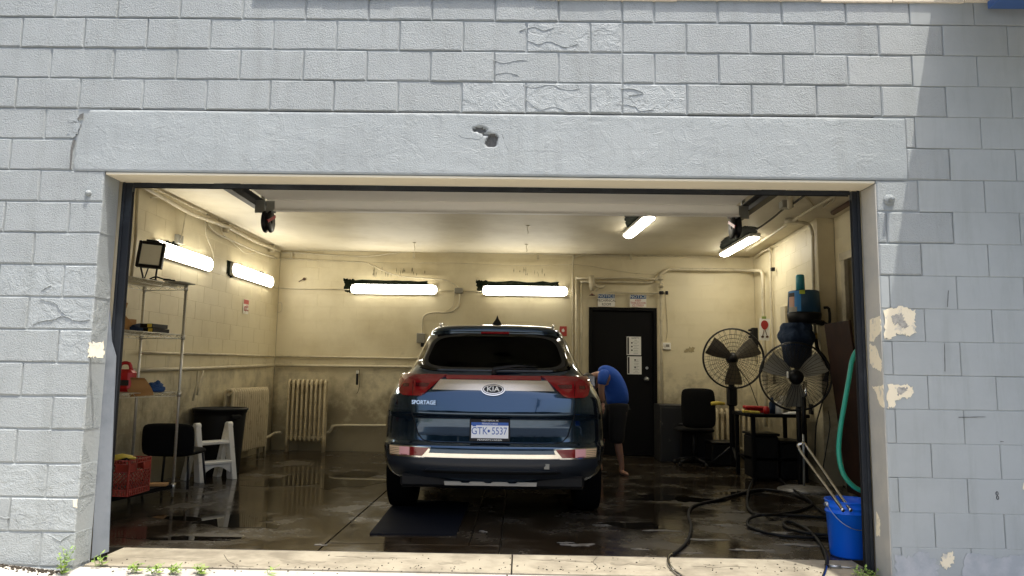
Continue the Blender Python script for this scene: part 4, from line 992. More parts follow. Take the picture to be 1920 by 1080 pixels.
g = G(); p = A+ld*LS/2+sd_*SS/2; g.box((p.x, p.y, zs[3]+.0075), (SS-.03, LS-.03, .004), Matrix((-sd_, -ld, Z_)).transposed())
for (q, v_, L_, o_) in ((A+ld*LS/2, ld, LS, sd_*-.006), (A+sd_*SS/2, sd_, SS, ld*-.006), (A+ld*LS+sd_*SS/2, sd_, SS, ld*.006)): g.box((q+o_+Z_*(zs[3]-.018)), (L_, .004, .036), Matrix((v_, Z_.cross(v_), Z_)).transposed())
g.build('shelf_liner', 'blackpaint', sh)
# floodlight on the top shelf
c = onY(283, 478, 2.28); fd = thing('floodlight', 'square black floodlight on a stand on top of the wire shelf', 'floodlight', (c.x, c.y, zt))
rot = Matrix.Rotation(R(12), 3, 'Z') @ Matrix.Rotation(R(-6), 3, 'X') @ Matrix.Rotation(R(4), 3, 'Y')
w, h = .205, .225
g = G()
for (dx, dz, a, b) in ((-w/2, 0, .028, h+.03), (w/2, 0, .028, h+.03), (0, h/2, w-.028, .03), (0, -h/2, w-.028, .03)): g.box(c+rot @ Vector((dx, 0, dz)), (a, .05, b), rot, ch=.006)
g.box(c+rot @ Vector((0, .03, 0)), (w-.02, .03, h-.02), rot, ch=.008)
g.box(c+rot @ Vector((0, .0, h/2+.022)), (w*.55, .045, .018), rot, ch=.004); g.build('housing', 'blackplastic', fd)
g = G(); g.box(c+rot @ Vector((0, -.012, 0)), (w-.03, .004, h-.032), rot); g.build('glass', 'floodglass', fd)
g = G(); g.lathe([(0, -.006), (.006, -.004), (.009, 0)], c+rot @ Vector((0, -.013, 0)), Y_, 10); g.build('diode', 'floodglass', fd)
g = G()
for s in (-1, 1): g.tube([c+rot @ Vector((s*w*.36, 0, -h/2)), (c.x+s*w*.30, c.y, zt+.05), (c.x+s*w*.30, c.y, zt+.008)], .009, 6)
g.tube([c+rot @ Vector((0, 0, -h/2)), (c.x-.05, c.y, zt+.01)], .006, 6)
g.box((c.x, c.y-.07, zt+.008), (w*.9, .02, .012)); g.box((c.x, c.y+.07, zt+.008), (w*.9, .02, .012)); g.box((c.x+w*.3, c.y, zt+.008), (.02, .16, .012)); g.box((c.x-w*.3, c.y, zt+.008), (.02, .16, .012))
g.build('stand', 'blackplastic', fd)
g = G(); g.tube([(c.x+.02, c.y-.03, zt+.02), (c.x+.1, c.y-.08, zt+.035), (c.x+.16, c.y-.05, zt+.02), (c.x+.2, c.y, zt+.02), (c.x+.12, c.y+.03, zt+.02), (c.x+.24, c.y+.01, zt+.015)], .007, 6, sub=4); g.build('cord', 'rubber', fd)
c = onY(338, 531, 2.42); g = G(); g.box(c, (.17, .22, .012), Matrix.Rotation(R(-12), 3, 'Z')); g.build('flat_board', 'greyplastic', label='thin grey board lying on the top of the wire shelf', cat='board')
# second shelf: cardboard flap, blue cloth, yellow-black boxes
z2 = zs[1]+.008
bx_ = thing('cardboard_box', 'open brown cardboard box on the second wire shelf beside the jamb', 'box', onY(232, 618, 2.25))
c = onY(229, 607, 2.2); g = G(); g.box((c.x, c.y, z2+.06), (.10, .24, .12), Matrix.Rotation(-ang, 3, 'Z')); g.build('body', 'card', bx_)
g = G(); g.box((c.x+.0, c.y-.02, z2+.19), (.06, .004, .17), Matrix.Rotation(R(16), 3, 'Y')); g.build('flap', 'card', bx_)
g = G(); g.box((c.x+.075, c.y-.1, z2+.075), (.10, .004, .10), Matrix.Rotation(R(-45), 3, 'Y')); g.build('flap', 'card', bx_)
def rag(name, c, sx, sy, sz, m, label, cat, seed, n=14, k=7):
    g = G(); rnd = random.Random(seed); vs = []
    for i in range(k+1):
        ph = math.pi*.5*i/k
        for j in range(n):
            th = 2*math.pi*j/n
            p = Vector((math.cos(th)*math.cos(ph), math.sin(th)*math.cos(ph), math.sin(ph)))
            q = 1+.42*noise.noise(p*2.3+Vector((seed, 0, 0)))+.2*noise.noise(p*6+Vector((seed, 3, 0)))
            vs.append((c[0]+p.x*sx*q, c[1]+p.y*sy*q, c[2]+max(0.0, p.z*sz*q)))
    fs = [[i*n+j, i*n+(j+1) % n, (i+1)*n+(j+1) % n, (i+1)*n+j] for i in range(k) for j in range(n)]
    fs.append(list(range(n))[::-1]); g.add(vs, fs, 0, True); return g.build(name, m, label=label, cat=cat)
c = onY(258, 615, 2.3); rag('rag', (c.x, c.y, z2), .085, .09, .075, 'navycloth', 'crumpled dark blue cloth heap on the second wire shelf', 'cloth', 3)
c = onY(292, 612, 2.35)
for i, (dz, dx, l) in enumerate(((.0, 0, 'lower'), (.042, -.015, 'upper'))):
    t = thing('glove_box', l+' black and yellow carton lying on the second wire shelf', 'carton', (c.x+dx, c.y, z2+dz)); rt = Matrix.Rotation(-ang+.05*i, 3, 'Z')
    g = G(); g.box((c.x+dx, c.y, z2+dz+.02), (.13, .22, .038), rt, ch=.002); g.build('carton', 'blackplastic', t)
    g = G(); g.box(Vector((c.x+dx, c.y, z2+dz+.02))+rt @ Vector((.035, -.111, 0)), (.045, .003, .032), rt); g.build('label', 'yellow', t)
# third shelf: red cans, cardboard, blue gloves
z3 = zs[2]+.008
c = onY(236, 690, 2.1); jg = thing('red_jug', 'red plastic jug on the third wire shelf', 'jug', (c.x, c.y, z3))
g = G(); g.box((c.x, c.y, z3+.10), (.17, .13, .20), ch=.03); g.build('body', 'redplastic', jg)
g = G(); g.tube([(c.x-.06, c.y, z3+.18), (c.x-.04, c.y, z3+.25), (c.x+.03, c.y, z3+.25), (c.x+.05, c.y, z3+.19)], .016, 8, sub=3); g.build('handle', 'redplastic', jg)
g = G(); g.box((c.x+.03, c.y-.067, z3+.08), (.08, .002, .05)); g.build('label', 'ink', jg); text_mesh('lettering', 'SOAP', .02, (c.x+.03, c.y-.069, z3+.085), X_, Z_, 'paper', jg) if False else None
c = onY(261, 703, 2.25); g = G(); g.box((c.x, c.y, z3+.055), (.07, .14, .11), ch=.003); g.build('small_carton', 'blackplastic', label='small black printed carton next to the red jug', cat='carton')
c = onY(250, 726, 1.95); cb = thing('cardboard_tray', 'curved brown cardboard sheet hanging over the third wire shelf edge', 'cardboard', (c.x, c.y, z3))
g = G(); vs = []
p0, p1, p2, p3 = onY(219, 707, 2.05), onY(270, 709, 2.05), onY(287, 741, 1.95), onY(244, 744, 1.95)
for i in range(9):
    for j in range(5):
        u, v = i/8, j/4; a = p0.lerp(p3, u).lerp(p1.lerp(p2, u), v); vs.append(a+Vector((0, .05*math.sin(u*math.pi), -.03*math.sin(u*math.pi)*.6)))
fs = [[i*5+j, i*5+j+1, (i+1)*5+j+1, (i+1)*5+j] for i in range(8) for j in range(4)]
n0 = len(vs); g.add(vs+[v+Vector((.002, .004, .002)) for v in vs], fs+[[n0+q for q in f[::-1]] for f in fs]+[[i, i+1, n0+i+1, n0+i] for i in range(4)], 0, True); g.build('sheet', 'card', cb, fix=False)
g = G(); c = onY(212, 722, 2.0); g.box((c.x-.02, c.y, z3+.07), (.1, .15, .14)); g.build('box', 'card', cb)
c = onY(290, 728, 2.25); rag('gloves', (c.x, c.y, z3), .095, .07, .085, 'bluerag', 'blue rubber gloves in a heap on the third wire shelf', 'gloves', 8)
# crate on the bottom shelf
z4 = zs[3]+.008
def at_y(px, y): return onY(px, 900, y).x
cr = thing('milk_crate', 'red plastic crate full of yellow brushes on the bottom shelf', 'crate', (-2.93, 1.9, z4))
cw, cd, chh = .34, .34, .30
pc = onY(242, 900, 1.72); rc = Matrix.Rotation(R(-2), 3, 'Z'); cc = Vector((pc.x-cw/2, 1.72+cd/2, z4+chh/2))
def crp(x, y, z): return cc+rc @ Vector((x, y, z))
for s_, ax in ((-1, 'x'), (1, 'x'), (-1, 'y'), (1, 'y')):
    g = G()
    def bar(u0, v0, u1, v1, th=.006, w_=.010):
        a_ = crp(*( (s_*cw/2, u0, v0) if ax == 'x' else (u0, s_*cd/2, v0))); b_ = crp(*((s_*cw/2, u1, v1) if ax == 'x' else (u1, s_*cd/2, v1)))
        g.tube([a_, b_], w_/2, 4)
    H = chh/2; U = .17
    for v in (-H+.006, -H+.05, H-.10, H-.035, H-.006): bar(-U, v, U, v, w_=.012)
    for i in range(13):
        u = -U+2*U*i/12
        if abs(u) > .055 or True: bar(u, H-.035, u, H-.006)
        bar(u, -H+.006, u, -H+.05)
    for i in range(-4, 13):           # diagonal lattice
        u = -U+i*.038; zz0, zz1 = -H+.05, H-.10
        for sg in (1, -1):
            a0, a1 = u, u+(zz1-zz0); b0, b1 = zz0, zz1
            if a0 < -U: b0 += (-U-a0); a0 = -U
            if a1 > U: b1 -= (a1-U); a1 = U
            if a1 > a0+.01: bar(sg*a0, b0, sg*a1, b1, w_=.007)
    for u in (-.165, -.06, .06, .165): bar(u, H-.10, u, H-.035, w_=.014)
    for (u0, u1) in ((-.165, -.06), (.06, .165)):
        a_ = crp(*((s_*cw/2, (u0+u1)/2, H-.067) if ax == 'x' else ((u0+u1)/2, s_*cd/2, H-.067)))
        g.box(a_, (.004, u1-u0, .06) if ax == 'x' else (u1-u0, .004, .06), rc)
    g.build('side', 'crate', cr)
g = G(); g.box(crp(0, 0, -chh/2+.006), (cw, cd, .01), rc)
for sx in (-1, 1):
    for sy in (-1, 1): g.box(crp(sx*(cw/2-.002), sy*(cd/2-.002), 0), (.016, .016, chh-.002), rc, ch=.003)
g.build('base', 'crate', cr)
for i, (dx, dy, l) in enumerate(((.03, -.05, 'yellow scrub brush sticking out on top of the red crate'), (-.06, .06, 'second yellow brush lying deeper in the red crate'))):
    t = thing('scrub_brush', l, 'brush', crp(dx, dy, chh/2)); g = G()
    g.tube([crp(dx-.1, dy, chh/2-.05), crp(dx-.03, dy-.02, chh/2-.0), crp(dx+.04, dy-.01, chh/2+.015), crp(dx+.11, dy+.03, chh/2)], [.013, .018, .015, .012], 8); g.build('handle', 'yellow', t)
    g = G(); g.box(crp(dx+.02, dy, chh/2-.01), (.09, .05, .04), rc, ch=.008); g.build('head', 'blackplastic' if i == 0 else 'yellow', t)
c = crp(-.09, -.1, -.02); g = G(); g.lathe([(0, -.05), (.04, -.04), (.055, 0), (.04, .04), (0, .05)], c, Z_, 14); g.build('sponge', 'yellow', label='yellow sponge seen through the side of the red crate', cat='sponge')
c = onY(296, 915, 2.35); g = G(); g.box((c.x, c.y, z4+.012), (.16, .1, .022), Matrix.Rotation(.2, 3, 'Z')); g.build('wood_block', 'card', label='small wooden block on the bottom shelf beside the crate', cat='block')

# ================================================================ LEFT CORNER THINGS
tc = Vector((-3.2, 4.22, FZ)); tb = thing('trash_bin', 'tall round black plastic bin behind the white step stool', 'bin', tc)
g = G(); g.lathe([(0, .012), (.235, .01), (.24, .0), (.245, .02), (.285, .66), (.285, .70), (.30, .70), (.30, .725), (.31, .73), (.312, .75), (.292, .755), (.28, .72), (.228, .05), (0, .045)], tc, Z_, 36); g.build('body', 'binblack', tb)
for s in (-1, 1):
    g = G(); a = R(-35)+math.pi*(s > 0); g.box(tc+Vector((math.cos(a)*.305, math.sin(a)*.305, .66)), (.05, .12, .05), Matrix.Rotation(a, 3, 'Z'), ch=.01); g.build('handle', 'binblack', tb)
# step stool
fl_, fr_ = Vector((-3.075, 3.46, FZ)), Vector((-2.85, 3.77, FZ)); wd = (fr_-fl_).normalized(); fd_ = Vector((wd.y, -wd.x, 0))
ss = thing('step_stool', 'white plastic two step folding stool in front of the black bin', 'step stool', fl_)
HS = .585; DP = .27
for b0 in (fl_, fr_):
    ap = b0-fd_*(DP*.42)+Z_*HS; g = G()
    def leg(p, q, w0, w1):
        d = (q-p); n_ = 6
        for i in range(1):
            vs = []; 
            for (c_, w_) in ((p, w0), (q, w1)):
                for (a_, b_) in ((-1, -1), (1, -1), (1, 1), (-1, 1)): vs.append(c_+fd_*(a_*w_)+wd*(b_*.030))
            g.add(vs, [[0, 1, 2, 3], [7, 6, 5, 4], [0, 4, 5, 1], [1, 5, 6, 2], [2, 6, 7, 3], [3, 7, 4, 0]])
    leg(b0, ap, .060, .034); o = g.build('front_leg', 'white', ss); 
    md = o.modifiers.new('b', 'BEVEL'); md.width = .008; md.segments = 2
    g = G(); leg(b0-fd_*DP-fd_*.02, ap-fd_*.01, .045, .030); o = g.build('rear_leg', 'white', ss); md = o.modifiers.new('b', 'BEVEL'); md.width = .006; md.segments = 2
    g = G(); g.cyl(ap-wd*.03, ap+wd*.03, .036, n=18); g.build('hinge', 'white', ss)
for (zz, off, nm) in ((.40, -.07, 'step'), (.19, -.0, 'step')):
    c = (fl_+fr_)/2+fd_*(off-.05)+Z_*zz; rt = Matrix((wd, fd_, Z_)).transposed()
    g = G(); g.box(c, ((fr_-fl_).length-.03, .15, .035), rt, ch=.008)
    for i in range(5): g.box(c+fd_*(-.05+.025*i)+Z_*.019, ((fr_-fl_).length-.06, .008, .004), rt)
    g.build(nm, 'white', ss)
g = G(); n = 14; L = (fr_-fl_).length; poly = [(0, .17), (0, .05)]+[(L*(i/n), .05+.10*math.sin(math.pi*i/n)) for i in range(1, n)]+[(L, .05), (L, .17)]
g.prism(poly, fl_+fd_*.005, wd, Z_, -fd_*.014); g.build('front_apron', 'white', ss)
# black padded chair
cc_ = Vector((-3.2, 3.15, FZ)); ch = thing('padded_chair', 'low black padded chair between the wire shelf and the white stool', 'chair', cc_)
def pad(c, sz, rot, name, m, par, ch_=.05):
    g = G(); g.box(c, sz, rot, ch=min(ch_, min(sz)/2.2)); o = g.build(name, m, par); md = o.modifiers.new('s', 'SUBSURF'); md.levels = 2; md.render_levels = 2; return o
pad(cc_+Vector((.0, .0, .36)), (.50, .46, .10), None, 'seat', 'seatblack', ch)
pad(cc_+Vector((.0, -.20, .49)), (.54, .09, .34), Matrix.Rotation(R(4), 3, 'X'), 'backrest', 'seatblack', ch)
for sx in (-1, 1):
    for sy in (-1, 1):
        g = G(); g.tube([cc_+Vector((sx*.2, sy*.17, .33)), cc_+Vector((sx*.23, sy*.21, .01))], .013, 8); g.build('leg', 'darkmetal', ch)

# ================================================================ CAR
CO = Vector((.106, 1.45, FZ))
car = thing('parked_car', 'dark blue compact SUV parked nose in with its tail to the street', 'car', CO)
def lerpt(tab, z):
    if z <= tab[0][0]: return tab[0][1]
    for i in range(len(tab)-1):
        if z <= tab[i+1][0]:
            t = (z-tab[i][0])/(tab[i+1][0]-tab[i][0]); return tab[i][1]+(tab[i+1][1]-tab[i][1])*t
    return tab[-1][1]
Wt = [(.26, .84), (.34, .90), (.45, .935), (.60, .955), (.80, .952), (.92, .935), (1.0, .91), (1.08, .87), (1.17, .825), (1.20, .77), (1.25, .735), (1.30, .712), (1.39, .675), (1.48, .64), (1.57, .59), (1.60, .555), (1.63, .50), (1.65, .40), (1.66, .25)]
YRt = [(.26, .20), (.32, .13), (.38, .06), (.43, .015), (.47, .0), (.53, .004), (.60, .0), (.622, .006), (.64, .05), (.70, .056), (.78, .054), (.845, .044), (.866, .016), (.885, .016), (.95, .030), (1.045, .052), (1.06, .058), (1.14, .090), (1.175, .118), (1.20, .155), (1.30, .235), (1.45, .355), (1.545, .43), (1.565, .385), (1.60, .40), (1.625, .50), (1.65, .80), (1.66, 1.3)]
YFt = [(.26, 4.15), (.45, 4.32), (.75, 4.33), (.90, 4.22), (.98, 3.95), (1.04, 3.55), (1.10, 3.28), (1.30, 2.90), (1.50, 2.50), (1.60, 2.2), (1.66, 1.7)]
At = [(.3, .55), (.9, .60), (1.0, .52), (1.17, .50), (1.3, .45), (1.5, .38), (1.66, .3)]
Nt = [(.3, 2.6), (.8, 2.6), (1.0, 2.8), (1.17, 2.7), (1.5, 3.0), (1.66, 2.4)]
def smooth(tab, z, h=.012): return (lerpt(tab, z-h)+2*lerpt(tab, z)+lerpt(tab, z+h))/4
def yrear(x, z):
    w, a, n = smooth(Wt, z), lerpt(At, z), lerpt(Nt, z); t = min(.9999, abs(x)/w)
    return smooth(YRt, z, .006)+a*(1-(1-t**n)**(1/n))
def yfront(x, z):
    w = smooth(Wt, z); t = min(.9999, abs(x)/w); return smooth(YFt, z)-.6*(1-(1-t**3)**(1/3))
def outline(z):
    w, a, n = smooth(Wt, z), lerpt(At, z), lerpt(Nt, z); yr = smooth(YRt, z, .006); yf = smooth(YFt, z); pts = []
    NC = 26
    for i in range(NC+1):
        th = math.pi/2*i/NC; sx = math.sin(th)**(2/n); cy = math.cos(th)**(2/n) if i < NC else 0
        pts.append((w*sx, yr+a*(1-cy)))
    y0_, y1_ = yr+a, max(yf-.6, yr+a+.05)
    for i in range(1, 40): pts.append((w, y0_+(y1_-y0_)*i/40))
    for i in range(NC+1):
        th = math.pi/2*(1-i/NC); sx = math.sin(th)**(2/3); cy = math.cos(th)**(2/3) if i > 0 else 0
        pts.append((w*sx, yf-(yf-y1_)*(1-cy)))
    full = pts+[(-x, y) for x, y in reversed(pts[1:-1])]
    return full
lv = [.26+.02*i for i in range(70)]; lv = [z for z in lv if z < 1.66]+[1.655, 1.66]
rings = [outline(z) for z in lv]; NP = len(rings[0]); vs = []; fs = []
for z, rg in zip(lv, rings): vs += [CO+Vector((x, y, z)) for x, y in rg]
for i in range(len(lv)-1):
    zc = (lv[i]+lv[i+1])/2
    for j in range(NP):
        k = (j+1) % NP
        x = (rings[i][j][0]+rings[i][k][0])/2; y = (rings[i][j][1]+rings[i][k][1])/2
        w = smooth(Wt, zc)
        if any(math.hypot(y-yy, zc-.34) < .40 for yy in (.86, 3.5)) and abs(x) > .5 and .5 < y < 3.95: continue
        # window openings
        if 1.24 < zc < 1.525 and y < yrear(.0, zc)+.30 and abs(x) < w*.88: continue
        if 1.14 < zc < 1.52 and y > smooth(YFt, zc)-.35 and abs(x) < w*.85: continue
        if 1.17 < zc < 1.50 and abs(abs(x)-w) < .01 and .95 < y < smooth(YFt, zc)-.65 and not (1.72 < y < 1.80): continue
        fs.append([i*NP+j, i*NP+k, (i+1)*NP+k, (i+1)*NP+j])
fs.append([(len(lv)-1)*NP+j for j in range(NP)])
g = G(); g.add(vs, fs, 0, True); g.build('body', 'carpaint', car)
g = G(); g.box(CO+Vector((0, 2.2, .30)), (1.5, 3.9, .08)); g.build('underbody', 'rubber', car)
def Fr(x, z, off=0.0):
    e = .004; p = Vector((x, yrear(x, z), z)); dx = Vector((e, yrear(x+e, z)-p.y, 0)); dz = Vector((0, yrear(x, z+e)-yrear(x, z-e), 2*e))
    n = dz.cross(dx).normalized(); n = n if n.y < 0 else -n
    return p+n*off
def patch_rows(name, rows, m, off=.004, th=.006, nx=14, par=car, sub=4, front=False, mi=None):
    """rows: (z, xl, xr); laid over the car's tail surface"""
    rr = []
    for i in range(len(rows)-1):
        for k in range(sub):
            t = k/sub; rr.append(tuple(rows[i][q]+(rows[i+1][q]-rows[i][q])*t for q in range(3)))
    rr.append(rows[-1]); g = G(); vs = []; n = len(rr)
    for o_ in (off, off-th):
        for (z, xl, xr) in rr:
            for j in range(nx+1):
                x = xl+(xr-xl)*j/nx
                p = Fr(x, z, o_) if not front else Vector((x, yfront(x, z)+o_, z)); vs.append(CO+p)
    W_ = nx+1; fs = []
    for i in range(n-1):
        for j in range(nx):
            a = i*W_+j; fs.append([a, a+1, a+1+W_, a+W_]); b = n*W_+a; fs.append([b+W_, b+1+W_, b+1, b])
    N_ = n*W_
    for i in range(n-1): fs.append([i*W_, (i+1)*W_, N_+(i+1)*W_, N_+i*W_]); fs.append([i*W_+nx, N_+i*W_+nx, N_+(i+1)*W_+nx, (i+1)*W_+nx])
    for j in range(nx): fs.append([j, N_+j, N_+j+1, j+1]); q = (n-1)*W_+j; fs.append([q, q+1, N_+q+1, N_+q])
    g.add(vs, fs, 0, True); o = g.build(name, m, par)
    md = o.modifiers.new('e', 'EDGE_SPLIT'); md.split_angle = R(50); return o
# tailgate panel standing proud of the shut line
patch_rows('tailgate', [(.645, -.50, .50), (.66, -.56, .56), (.70, -.60, .60), (.80, -.635, .635), (.866, -.655, .655), (.95, -.665, .665), (1.0, -.668, .668), (1.05, -.668, .668), (1.14, -.668, .668)], 'carpaint', .007, .006, 60, sub=5)
g = G(); sl = [(.98, .672), (.866, .664), (.80, .645), (.70, .612), (.66, .572), (.643, .51)]
g.tube([CO+Fr(-x, z, .002) for z, x in sl]+[CO+Fr(x*.0+ .51*(i/10-.5)*-2*-1, .6405, .002) for i in range(1, 10)]+[CO+Fr(x, z, .002) for z, x in reversed(sl)], .0045, 5); g.build('shut_line', 'rubber', car)
# rear glass with painted border
M['thinglass'] = bpy.data.materials.new('rear window glass'); M['thinglass'].use_nodes = True
_n = M['thinglass'].node_tree; _b = _n.nodes['Principled BSDF']; _b.inputs['Base Color'].default_value = (.05, .055, .04, 1); _b.inputs['Roughness'].default_value = .02; _b.inputs['Transmission Weight'].default_value = 1; _b.inputs['IOR'].default_value = 1.15
def ghw(z): return .706+(z-1.215)*(-.40)
def gpt(th, kx, ky, dz=0):
    c_, s_ = math.cos(th), math.sin(th); X = math.copysign(abs(c_)**.34, c_)*kx; Y = math.copysign(abs(s_)**.46, s_)*ky
    z = 1.382+dz+Y*.170; return (X*ghw(z)*(1-.05*max(0, -Y)**6), z)
g = G(); n = 96; vs = []
for (kx, ky, o_) in ((1, 1, .002), (1, 1, .008), (.90, .84, .0075), (.86, .80, .004)):
    for q in range(n): x, z = gpt(2*math.pi*q/n, kx, ky); vs.append(CO+Fr(x, z, o_))
g.add(vs, [[r*n+q, r*n+(q+1) % n, (r+1)*n+(q+1) % n, (r+1)*n+q] for r in range(3) for q in range(n)], 0, True); g.build('rear_glass_border', 'glass', car)
patch_rows('rear_glass', [(1.232, -.62, .62), (1.35, -.60, .60), (1.535, -.52, .52)], 'thinglass', .001, .003, 30, sub=8)
patch_rows('windshield', [(1.12, -.70, .70), (1.53, -.56, .56)], 'thinglass', .0, .004, 20, sub=8, front=True)
for s in (-1, 1):
    g = G(); n = 20; vs = []
    for i in range(n+1):
        for z in [1.16+.035*q for q in range(11)]:
            y = .9+(smooth(YFt, z)-.62-.9)*i/n; vs.append(CO+Vector((s*(smooth(Wt, z)+.002), y, z)))
    g.add(vs, [[i*11+j, i*11+j+1, (i+1)*11+j+1, (i+1)*11+j] for i in range(n) for j in range(10)], 0, True); g.build('side_glass', 'glass', car)
# interior: seats with head rests
for (y, xs2) in ((1.55, (-.42, 0, .42)), (2.45, (-.40, .40))):
    for x in xs2:
        o = pad(CO+Vector((x, y, .86)), (.44, .16, .62), Matrix.Rotation(R(-12), 3, 'X'), 'seat', 'seatblack', car)
        pad(CO+Vector((x, y-.07, 1.24)), (.25, .09, .16), None, 'head_rest', 'seatblack', car, .03)
g = G(); g.box(CO+Vector((0, 3.15, 1.02)), (1.4, .5, .12), ch=.03); g.build('dashboard', 'seatblack', car)
g = G(); g.box(CO+Vector((0, 2.62, 1.44)), (.20, .02, .06), ch=.008); g.build('inner_mirror', 'blackplastic', car)
# stop lamp, spoiler lip, antenna, rails, wiper
g = G(); g.box(CO+Vector((-.005, .398, 1.552)), (.245, .02, .016), ch=.004); g.build('high_stop_lamp', 'redlens', car)
g = G(); g.add([CO+Vector(v) for v in ((-.05, .72, 1.635), (.05, .72, 1.635), (.03, .90, 1.65), (-.03, .90, 1.65), (-.014, .79, 1.70), (.014, .79, 1.70), (0, .78, 1.735), (0, .80, 1.735))], [[0, 1, 5, 4], [4, 5, 6], [1, 2, 5], [5, 2, 7, 6], [0, 4, 3], [4, 6, 7, 3], [2, 3, 7], [0, 3, 2, 1]]); g.build('shark_fin_antenna', 'blackplastic', car)
for s in (-1, 1):
    g = G(); g.tube([CO+Vector((s*.50, .66, 1.61)), CO+Vector((s*.515, .74, 1.645)), CO+Vector((s*.52, 1.0, 1.655)), CO+Vector((s*.52, 1.8, 1.66)), CO+Vector((s*.50, 2.15, 1.64))], .011, 8, sub=2); g.build('roof_rail', 'chrome', car)
g = G(); a, b = CO+Fr(-.01, 1.228, .022), CO+Fr(.36, 1.245, .018)
g.tube([CO+Fr(.0, 1.205, .012), CO+Fr(.0, 1.222, .03), CO+Fr(.18, 1.246, .034), CO+Fr(.345, 1.245, .028)], [.022, .016, .011, .006], 8); g.tube([CO+Fr(x/100, 1.232+.0001*x, .014) for x in range(0, 38, 4)], .007, 6); g.lathe([(0, -.03), (.018, -.028), (.024, -.01), (.026, .01)], CO+Fr(.0, 1.212, .0), Y_, 14); g.build('rear_wiper', 'blackplastic', car)
# tail lamps + light bar
for s in (-1, 1):
    def mr(rows): return [(z, *(sorted((s*a, s*b)))) for z, a, b in rows]
    t = patch_rows('tail_lamp', mr([(1.008, .745, .60), (1.025, .775, .565), (1.08, .795, .505), (1.13, .80, .455), (1.165, .795, .41), (1.178, .785, .385)]), 'redlens', .016, .02, 22)
    patch_rows('inner_lens', mr([(1.075, .75, .70), (1.10, .752, .70)]), 'reddark', .0185, .003, 6, par=t, sub=2)
    patch_rows('inner_lens', mr([(1.078, .64, .54), (1.108, .64, .52)]), 'reddark', .0185, .003, 8, par=t, sub=2)
    patch_rows('inner_lens', mr([(1.018, .66, .655), (1.172, .67, .665)]), 'reddark', .0185, .003, 2, par=t, sub=3)
    patch_rows('glow_strip', mr([(1.03, .64, .575), (1.045, .645, .56)]), 'pinklens', .0182, .003, 8, par=t, sub=2) if False else None
patch_rows('light_bar', [(1.146, -.39, .39), (1.176, -.385, .385)], 'redlens', .014, .012, 40)
patch_rows('glare_band', [(1.06, -.50, .50), (1.142, -.44, .44)], 'paint_glare', .0105, .006, 40)  # band of painted glare on the tail, not a fitted part
# emblem
em = Fr(0, 1.064, .012); nrm = (Fr(0, 1.064, .02)-Fr(0, 1.064, 0)).normalized(); upv = nrm.cross(X_).normalized(); upv = upv if upv.z > 0 else -upv
def oval(rx, rz, th, o, name, m, par):
    g = G(); g.prism([(rx*math.cos(2*math.pi*i/40), rz*math.sin(2*math.pi*i/40)) for i in range(40)], CO+em+nrm*o, X_, upv, nrm*th); return g.build(name, m, par)
e_ = oval(.098, .053, .010, .0, 'emblem', 'chrome', car); oval(.088, .044, .001, .0102, 'emblem_rim', 'ink', e_); oval(.082, .038, .002, .0105, 'emblem_ring', 'chrome', e_); oval(.075, .032, .002, .0125, 'emblem_field', 'ink', e_)
text_mesh('emblem_letters', 'KIA', .058, CO+em+nrm*.0155+upv*.000, X_, upv, 'paper', e_, depth=.002, xs=1.15, bold=.0012)
m_ = Fr(-.56, .955, .016); dxm = (Fr(-.48, .955)-Fr(-.64, .955)).normalized(); text_mesh('model_letters', 'SPORTAGE', .046, CO+m_, dxm, Z_+Y_*.2, 'chrome', car, depth=.006, xs=.95, bold=.0008)
# licence plate
pl = Vector((-.02, .0, .748)); py_ = yrear(0, .80)-.03
g = G(); g.box(CO+Vector((pl.x, py_, pl.z)), (.325, .012, .178), ch=.003); pf = g.build('licence_plate', 'blackplastic', car)
g = G(); g.box(CO+Vector((pl.x, py_-.0068, pl.z-.002)), (.298, .002, .122)); g.build('plate_face', 'plate', pf)
g = G(); g.box(CO+Vector((pl.x, py_-.0082, pl.z+.050)), (.298, .0012, .024)); g.box(CO+Vector((pl.x-.125, py_-.0092, pl.z+.045)), (.03, .001, .03)); g.build('plate_band', 'plateblue', pf)
text_mesh('plate_number', 'GTK', .082, CO+Vector((pl.x-.083, py_-.0085, pl.z-.008)), X_, Z_, 'plateblue', pf, xs=.80)
text_mesh('plate_number', '5537', .082, CO+Vector((pl.x+.077, py_-.0085, pl.z-.008)), X_, Z_, 'plateblue', pf, xs=.76)
g = G(); g.prism([(.010*math.cos(i), .012*math.sin(i)) for i in [q*.785 for q in range(8)]], CO+Vector((pl.x-.008, py_-.0085, pl.z-.006)), X_, Z_, (0, -.001, 0)); g.build('plate_dot', 'plateblue', pf)
text_mesh('plate_state', 'PENNSYLVANIA', .019, CO+Vector((pl.x, py_-.0098, pl.z+.051)), X_, Z_, 'plate', pf, xs=.95)
text_mesh('frame_text', 'WEST MIFFLIN, PA', .017, CO+Vector((pl.x, py_-.0068, pl.z+.075)), X_, Z_, 'paper', pf, xs=1)
text_mesh('frame_text', 'PENNSYLVANIA', .020, CO+Vector((pl.x, py_-.0068, pl.z-.077)), X_, Z_, 'paper', pf, xs=1.4)
